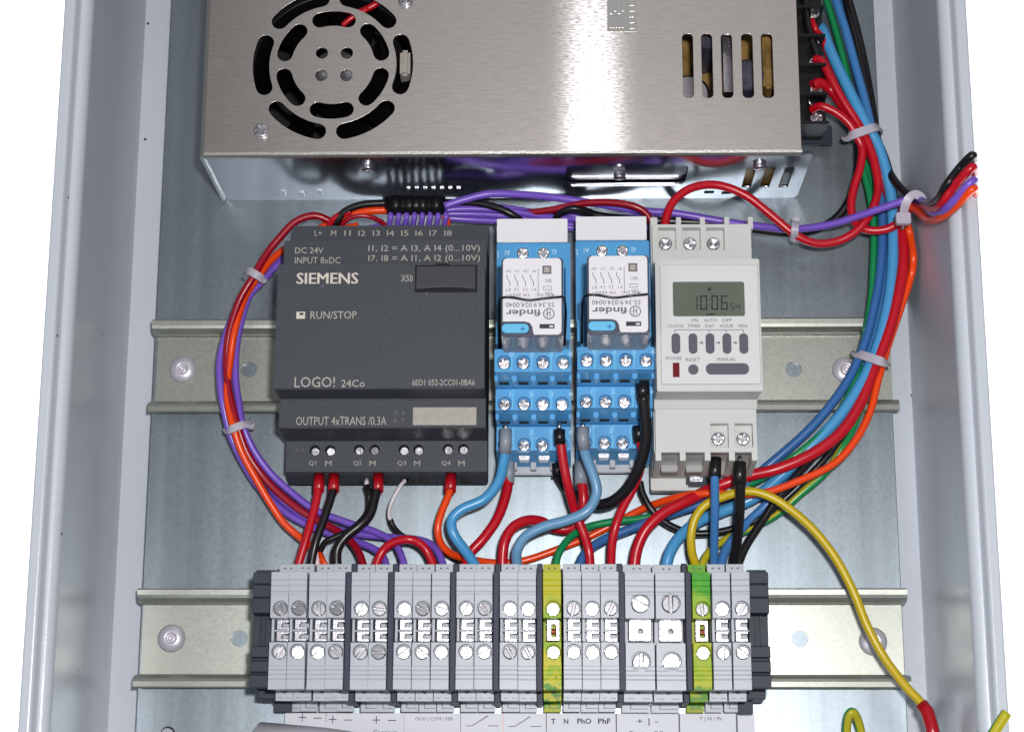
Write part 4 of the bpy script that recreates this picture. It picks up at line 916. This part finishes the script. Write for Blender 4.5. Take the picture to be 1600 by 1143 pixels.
wire('w_red', 3.3, [(876, 688, 33), (880, 720, 31), (888, 760, 28), (899, 800, 22), (912, 832, 21), (920, 860, 21), (922, 884, 20), (922, E, ez)], 'red wire with black ferrule crossing under the pale blue one',
     [('w_black', [(874, 670, 34), (875, 694, 33)], 2.0, [(874, 660, 34), (874, 671, 34)])])
wire('w_red', 3.1, [(999, 680, 33), (1003, 705, 30), (1000, 735, 26), (988, 765, 24), (972, 795, 24), (961, 825, 24), (956, 855, 22), (955, 884, 20), (955, E, ez)], 'red wire with black ferrule dropping from the right edge of the right relay socket',
     [('w_black', [(997, 664, 34), (999, 690, 33)], 2.0, None)])
wire('w_black', 4.0, [(1005, 618, 46), (1008, 650, 43), (1010, 680, 40), (1006, 706, 37), (996, 736, 33), (978, 765, 28), (956, 783, 24), (932, 788, 20), (908, 780, 10), (888, 765, 9), (875, 745, 12), (872, 735, 13)], 'thick black wire looping between the two relay sockets',
     [('w_black', [(1004, 598, 47), (1005, 622, 46)], 2.4, None), ('w_black', [(871, 722, 14), (873, 745, 13)], 2.3, None)])
wire('w_black', 2.5, [(1000, 752, 14), (1004, 770, 14), (1018, 795, 14), (1042, 817, 13), (1075, 831, 12), (1110, 832, 12), (1150, 824, 12), (1190, 808, 12), (1225, 780, 13), (1262, 745, 15), (1300, 703, 16), (1335, 650, 15), (1356, 590, 12), (1366, 540, 10), (1372, 480, 9), (1378, 420, 8), (1382, 360, 8), (1378, 300, 8), (1368, 250, 8)], 'thin black wire sagging below the timer into the right bundle')
# --- right bundle
wire('w_green', 2.7, [(866, E, ez), (868, 884, 19), (874, 862, 18), (892, 838, 15), (918, 823, 12), (960, 814, 11), (1010, 808, 10), (1060, 790, 10), (1120, 770, 11), (1175, 754, 14), (1220, 727, 19), (1270, 690, 21), (1306, 652, 21), (1335, 598, 17), (1349, 535, 15), (1361, 470, 14), (1365, 400, 13), (1365, 350, 12), (1358, 300, 12), (1345, 250, 12), (1336, 200, 12), (1324, 120, 12), (1308, 55, 12), (1293, 5, 12), (1280, -40, 12)], 'green wire from the yellow earth block up through the right bundle')
wire('w_dblue', 3.4, [(900, E, ez), (905, 884, 19), (916, 862, 17), (945, 842, 14), (990, 824, 13), (1035, 807, 12), (1090, 789, 11), (1145, 770, 12), (1193, 733, 15), (1258, 677, 17), (1300, 630, 18), (1330, 585, 18), (1353, 530, 18), (1368, 470, 17), (1376, 420, 16), (1379, 360, 15), (1377, 300, 14), (1370, 240, 13), (1357, 185, 12), (1342, 130, 12), (1325, 60, 12), (1310, 0, 12), (1300, -40, 12)], 'dark blue wire in the right bundle running to the left terminals')
wire('w_red', 4.1, [(990, E, ez), (991, 884, 20), (996, 855, 21), (1010, 826, 22), (1036, 801, 22), (1075, 781, 21), (1115, 762, 19), (1165, 744, 20), (1215, 732, 22), (1268, 709, 23), (1313, 676, 23), (1343, 632, 22), (1364, 580, 21), (1388, 520, 21), (1405, 455, 21), (1412, 400, 20), (1407, 355, 18), (1392, 310, 17), (1374, 268, 18), (1356, 228, 20), (1340, 200, 20), (1316, 163, 20), (1298, 140, 20), (1282, 130, 22), (1270, 134, 23)], 'thickest red wire from the power supply down the right bundle to the wide terminal')
wire('w_lblue', 4.2, [(1038, E, ez), (1041, 884, 20), (1048, 860, 20), (1066, 834, 18), (1095, 812, 15), (1135, 796, 13), (1180, 776, 14), (1222, 742, 17), (1262, 702, 20), (1310, 652, 21), (1346, 598, 21), (1370, 545, 20), (1386, 485, 20), (1394, 430, 19), (1396, 380, 18), (1394, 320, 18), (1386, 275, 19), (1372, 228, 20), (1350, 188, 21), (1326, 140, 21), (1303, 92, 20), (1286, 50, 18), (1280, 40, 14)], 'light blue wire along the right bundle from the power supply to the second wide terminal')
wire('w_blue', 3.4, [(1120, E, ez), (1126, 884, 18), (1136, 855, 15), (1162, 822, 12), (1200, 786, 12), (1240, 745, 15), (1270, 700, 14), (1312, 645, 13), (1342, 590, 13), (1362, 535, 13), (1378, 470, 12), (1384, 400, 11), (1384, 340, 10), (1376, 270, 13), (1365, 215, 15), (1352, 160, 16), (1337, 105, 16), (1322, 50, 16), (1306, 0, 16), (1296, -40, 16)], 'blue wire behind the straight ones, climbing into the right bundle')
wire('w_gy', 2.9, [(1092, E, ez), (1096, 884, 20), (1108, 862, 17), (1135, 842, 12), (1175, 824, 9), (1215, 802, 8), (1250, 772, 9), (1292, 735, 12), (1320, 692, 14), (1342, 645, 12), (1360, 585, 9), (1368, 530, 8), (1374, 460, 8), (1376, 390, 7), (1370, 330, 7), (1356, 270, 7), (1340, 200, 7)], 'green and yellow earth wire rising right of the timer')
wire('w_black', 3.0, [(1150, E, ez), (1153, 884, 20), (1166, 852, 19), (1192, 812, 18), (1215, 778, 18), (1245, 742, 18), (1282, 700, 17), (1320, 655, 16), (1350, 600, 16), (1372, 545, 15), (1389, 480, 14), (1398, 420, 13), (1400, 360, 13), (1396, 300, 13), (1384, 250, 14), (1370, 215, 15), (1360, 170, 15), (1348, 110, 15), (1334, 50, 15), (1322, 0, 15), (1314, -40, 15)], 'black wire from the last terminal into the right bundle')
wire('w_black', 3.0, [(1313, -40, 16), (1326, 0, 16), (1341, 55, 15), (1354, 115, 14), (1365, 180, 13), (1372, 222, 13), (1381, 252, 15), (1398, 283, 23), (1420, 305, 32), (1443, 318, 38), (1464, 313, 48), (1480, 288, 60), (1500, 262, 74), (1519, 243, 88), (1546, 230, 90), (1558, 226, 76), (1562, 224, 40)], 'black wire leaving the right bundle over the cabinet rim')
wire('w_yellow', 3.1, [(1086, E, ez), (1087, 884, 21), (1081, 862, 23), (1080, 835, 25), (1087, 808, 26), (1103, 788, 27), (1132, 775, 27), (1165, 767, 27), (1195, 772, 27), (1228, 790, 27), (1270, 826, 26), (1306, 872, 25), (1334, 925, 24), (1354, 975, 24), (1380, 1024, 24), (1414, 1070, 26), (1442, 1100, 28), (1452, 1118, 30), (1462, 1160, 32)], 'yellow earth wire swinging right across the plate to a red sleeve',
     [('f_red', [(1440, 1100, 28), (1449, 1111, 29.3), (1456, 1135, 31), (1464, 1170, 32)], 2.3, None)])
# timer wires
wire('w_blue', 3.0, [(1117, 738, 42), (1117, 760, 40), (1117, 800, 35), (1116, 845, 27), (1116, 884, 21), (1116, E, ez)], 'straight blue wire with black ferrule from the timer to a terminal',
     [('w_black', [(1118, 716, 40), (1117, 746, 41.5)], 2.1, None)])
wire('w_black', 3.4, [(1156, 742, 42), (1157, 762, 40), (1156, 800, 35), (1152, 845, 27), (1146, 884, 21), (1145, E, ez)], 'straight black wire with black ferrule from the timer to the last terminal',
     [('w_black', [(1156, 722, 41), (1156, 756, 41.5)], 2.3, [(1156, 713, 40), (1156, 724, 41)])])
# --- reds of the power supply
wire('w_red', 3.1, [(1272, 92, 23), (1284, 96, 24), (1298, 122, 24), (1318, 158, 23), (1340, 192, 22), (1356, 222, 22), (1366, 252, 22), (1372, 288, 22), (1368, 315, 24), (1356, 340, 25), (1335, 363, 24), (1308, 377, 23), (1275, 380, 23), (1242, 366, 24), (1205, 336, 25), (1165, 305, 26), (1120, 289, 27), (1080, 294, 28), (1052, 315, 28), (1040, 345, 28), (1039, 372, 28)], 'red wire arching over the plate from the right bundle to the top of the timer')
wire('w_red', 3.1, [(1268, 172, 22), (1282, 166, 25), (1305, 175, 25), (1326, 192, 24), (1338, 212, 23), (1347, 232, 22), (1344, 262, 22), (1334, 295, 21), (1330, 325, 21), (1337, 348, 22), (1356, 359, 23), (1385, 358, 24), (1408, 344, 26), (1424, 322, 32), (1440, 320, 38), (1458, 328, 44), (1472, 318, 52), (1490, 292, 66), (1518, 262, 89), (1547, 248, 91), (1560, 243, 77), (1564, 241, 40)], 'red wire looping below the nylon tie and leaving over the cabinet rim', [('tin', [(1264, 162, 22), (1268, 160, 22.4)], 2.2, None)])
wire('w_red', 2.2, [(1268, 30, 23), (1274, 45, 24), (1285, 60, 21), (1296, 95, 17), (1312, 140, 16), (1332, 190, 16), (1343, 220, 15)], 'red wire rising to the upper contacts of the power supply')
wire('w_black', 3.2, [(1250, -40, 22), (1258, 0, 23), (1264, 45, 23), (1280, 92, 22), (1302, 135, 20), (1322, 170, 18), (1338, 205, 16), (1342, 245, 14), (1336, 290, 12), (1318, 328, 10), (1290, 352, 9), (1245, 364, 9), (1190, 360, 9), (1130, 350, 9), (1060, 346, 9), (1000, 344, 9), (940, 338, 10), (905, 328, 12), (880, 330, 11), (860, 342, 10), (855, 360, 10)], 'black wire curving behind the timer and relays from the power supply')
# --- cables above the module
wire('w_violet', 2.8, [(694, 322, 22), (725, 312, 22), (765, 303, 22), (815, 304, 20), (870, 309, 17), (930, 318, 15), (990, 328, 13), (1060, 334, 12), (1130, 346, 12), (1190, 354, 14), (1240, 358, 17), (1300, 350, 22), (1360, 331, 29), (1405, 316, 33), (1425, 310, 35), (1441, 314, 39), (1453, 329, 43), (1466, 334, 49), (1482, 322, 62), (1519, 283, 90), (1548, 270, 92), (1561, 264, 78), (1565, 262, 40)], 'violet wire running from the black sleeve across the whole plate and over the right rim')
for i, (v0, vm, ve) in enumerate(((328, 326, 338), (334, 334, 347), (340, 343, 352), (318, 322, 334))):
    wire('w_violet', 2.6, [(694, v0, 18 - i * 2), (735, vm, 17 - 2 * i), (790, vm + 3, 15 - 2 * i), (850, ve, 12 - i), (900, ve + 4, 9), (960, ve + 6, 8), (1030, ve + 4, 8)],
         ['uppermost of the four short violet wires behind the white relay tags', 'violet wire just under the uppermost one behind the white relay tags', 'lowest violet wire tucked against the top of the control module', 'violet wire crossed by the short black one left of the relays'][i])
wire('w_black', 2.6, [(694, 316, 16), (720, 316, 18), (752, 318, 20), (782, 326, 21), (805, 338, 20), (820, 352, 16), (822, 372, 14)], 'short black wire dropping behind the left white relay tag')
wire('w_crim', 2.6, [(760, 338, 10), (810, 334, 12), (860, 328, 15), (910, 318, 18), (950, 316, 20), (990, 322, 21), (1012, 336, 20), (1020, 360, 18)], 'dark red wire arching behind the right white relay tag')
wire('w_black', 2.6, [(866, 352, 16), (872, 336, 20), (892, 326, 23), (912, 330, 22), (928, 344, 18), (932, 365, 15)], 'short black hoop above the right relay socket')
wire('w_black', 2.8, [(523, 362, 14), (527, 346, 19), (540, 330, 21), (565, 320, 22), (604, 317, 22)], 'short black wire rising from the module top into the black sleeve')
wire('w_red', 2.6, [(512, 362, 14), (517, 348, 18), (528, 338, 20), (548, 330, 21)], 'short red wire beside the black one at the module top')
wire('w_orange', 3.0, [(488, 366, 12), (512, 350, 15), (540, 338, 18), (570, 330, 20), (604, 328, 20)], 'orange wire running from the module top into the black sleeve')
wire('w_crim', 1.8, [(528, 362, 15), (540, 345, 19), (560, 337, 20), (582, 340, 19), (600, 350, 16), (604, 364, 14)], 'thin magenta wire hoop over the module input contacts')
wire('w_orange', 2.8, [(694, 336, 18), (698, 346, 17), (700, 362, 14)], 'orange wire stub at the right end of the black sleeve')
slv = thing('cable_sleeve', (-30, 52, 8), 'black segmented cable sleeve lying along the top edge of the control module', 'cable sleeve')
link('sleeve_body', tube(P((602, 321, 19), (650, 321, 19), (696, 321, 19)), 3.4, 16, smooth=False, flat=1.0), 'black', slv)
for i in range(4):
    u = 612 + i * 21; link('sleeve_band', tube(P((u, 321, 19), (u + 15, 321, 19)), 3.75, 16, smooth=False), 'black', slv)
for i in range(8):
    u = 606 + i * 12.3
    o = wire('w_violet', 2.1, [(u + 3, 328, 18), (u + 5, 338, 20), (u + 3, 348, 18), (u + 2, 364, 14)], ['leftmost', 'second from the left', 'third from the left', 'fourth from the left', 'fourth from the right', 'third from the right', 'second from the right', 'rightmost'][i] + ' of the short violet wires under the black sleeve', group='short violet wires under the black sleeve')
# --- lower right and foot wires
wire('w_gy', 3.2, [(1322, 1175, 3), (1323, 1135, 9), (1327, 1115, 12), (1334, 1113, 12), (1342, 1130, 9), (1352, 1175, 4)], 'green and yellow wire loop at the bottom edge right of the label strip')
wire('w_gy', 3.6, [(1518, 1210, 60), (1534, 1180, 74), (1552, 1146, 81), (1575, 1112, 83), (1606, 1070, 80), (1612, 1066, 40)], 'green and yellow cable crossing the rim at the lower right corner')
# --- cable ties
def tie(pts, wd, label, head=None):
    p = P(*pts); t = thing('cable_tie', (p[0].x, p[0].y, min(c.z for c in p) - 1), label, 'cable tie', 'translucent nylon cable ties')
    path = spline(p, 8); bm = bmesh.new(); rows = []
    for i, c in enumerate(path):
        tg = (path[min(i + 1, len(path) - 1)] - path[max(i - 1, 0)]).normalized(); sd = tg.cross(Vector((0, 0, 1)))
        if sd.length < 0.2: sd = Vector((-tg.y, tg.x, 0)) if abs(tg.x) + abs(tg.y) > 1e-4 else rows_sd
        sd.normalize()
        if rows and sd.dot(rows_sd) < 0: sd = -sd
        rows_sd = sd; nn = tg.cross(sd).normalized()
        rows.append([bm.verts.new(c + sd * a * wd / 2 + nn * b * 0.45) for a, b in ((-1, -1), (1, -1), (1, 1), (-1, 1))])
    for r0, r1 in zip(rows, rows[1:]):
        for k_ in range(4): bm.faces.new((r0[k_], r0[(k_ + 1) % 4], r1[(k_ + 1) % 4], r1[k_]))
    bm.faces.new(rows[0]); bm.faces.new(rows[-1])
    link('strap', to_mesh(bm), 'tie', t)
    if head:
        h = at(*head[:3]); s_ = head[3]
        link('head', box(h.x - s_, h.x + s_, h.y - s_ * 0.8, h.y + s_ * 0.8, h.z - 1.6, h.z + 1.6, 0.4), 'tie', t)
    return t
tie([(386, 433, 10), (384, 428, 16), (390, 424, 21), (400, 429, 22.5), (410, 436, 20), (413, 441, 14), (410, 444, 9)], 2.8, 'nylon tie holding the left loop high beside the module')
tie([(357, 668, 10), (355, 672, 14), (360, 671, 19.5), (372, 666, 20.5), (384, 662, 19), (390, 659, 14), (388, 656, 9)], 2.8, 'nylon tie with round head holding the left loop below the upper rail', (390, 664, 12, 1.9))
tie([(1322, 218, 12), (1322, 216, 20), (1335, 210, 25), (1355, 203, 25.5), (1368, 199, 24), (1374, 200, 18), (1374, 206, 12)], 3.2, 'nylon tie round the right bundle beside the power supply')
tie([(1337, 552, 8), (1336, 553, 14), (1341, 553, 20), (1360, 559, 24), (1378, 565, 25), (1386, 567, 20), (1384, 570, 10)], 3.2, 'nylon tie round the right bundle near the upper rail end')
tie([(1410, 352, 28), (1411, 340, 36), (1414, 322, 40), (1422, 308, 42), (1432, 304, 43), (1440, 310, 40), (1440, 318, 34)], 3.0, 'large nylon tie with chunky head where wires turn over the right wall', (1411, 342, 40, 2.6))
tie([(1240, 376, 16), (1241, 372, 24), (1242, 358, 28), (1243, 346, 25), (1244, 342, 18)], 2.6, 'nylon tie joining the violet and red wires right of the timer', (1243, 345, 24, 1.4))
tie([(1090, 742, 6), (1086, 750, 5)], 1.0, 'x') if False else None
# grey plastic sleeve lying across the foot of the plate
sv = link('plastic_sleeve', tube([at(402, 1186, 16), at(500, 1195, 18), at(680, 1222, 20)], 13, 32, smooth=False), 'sleeve', None); tag(sv, 'thick grey plastic sleeve lying at the lower left of the label strip', 'plastic sleeve')
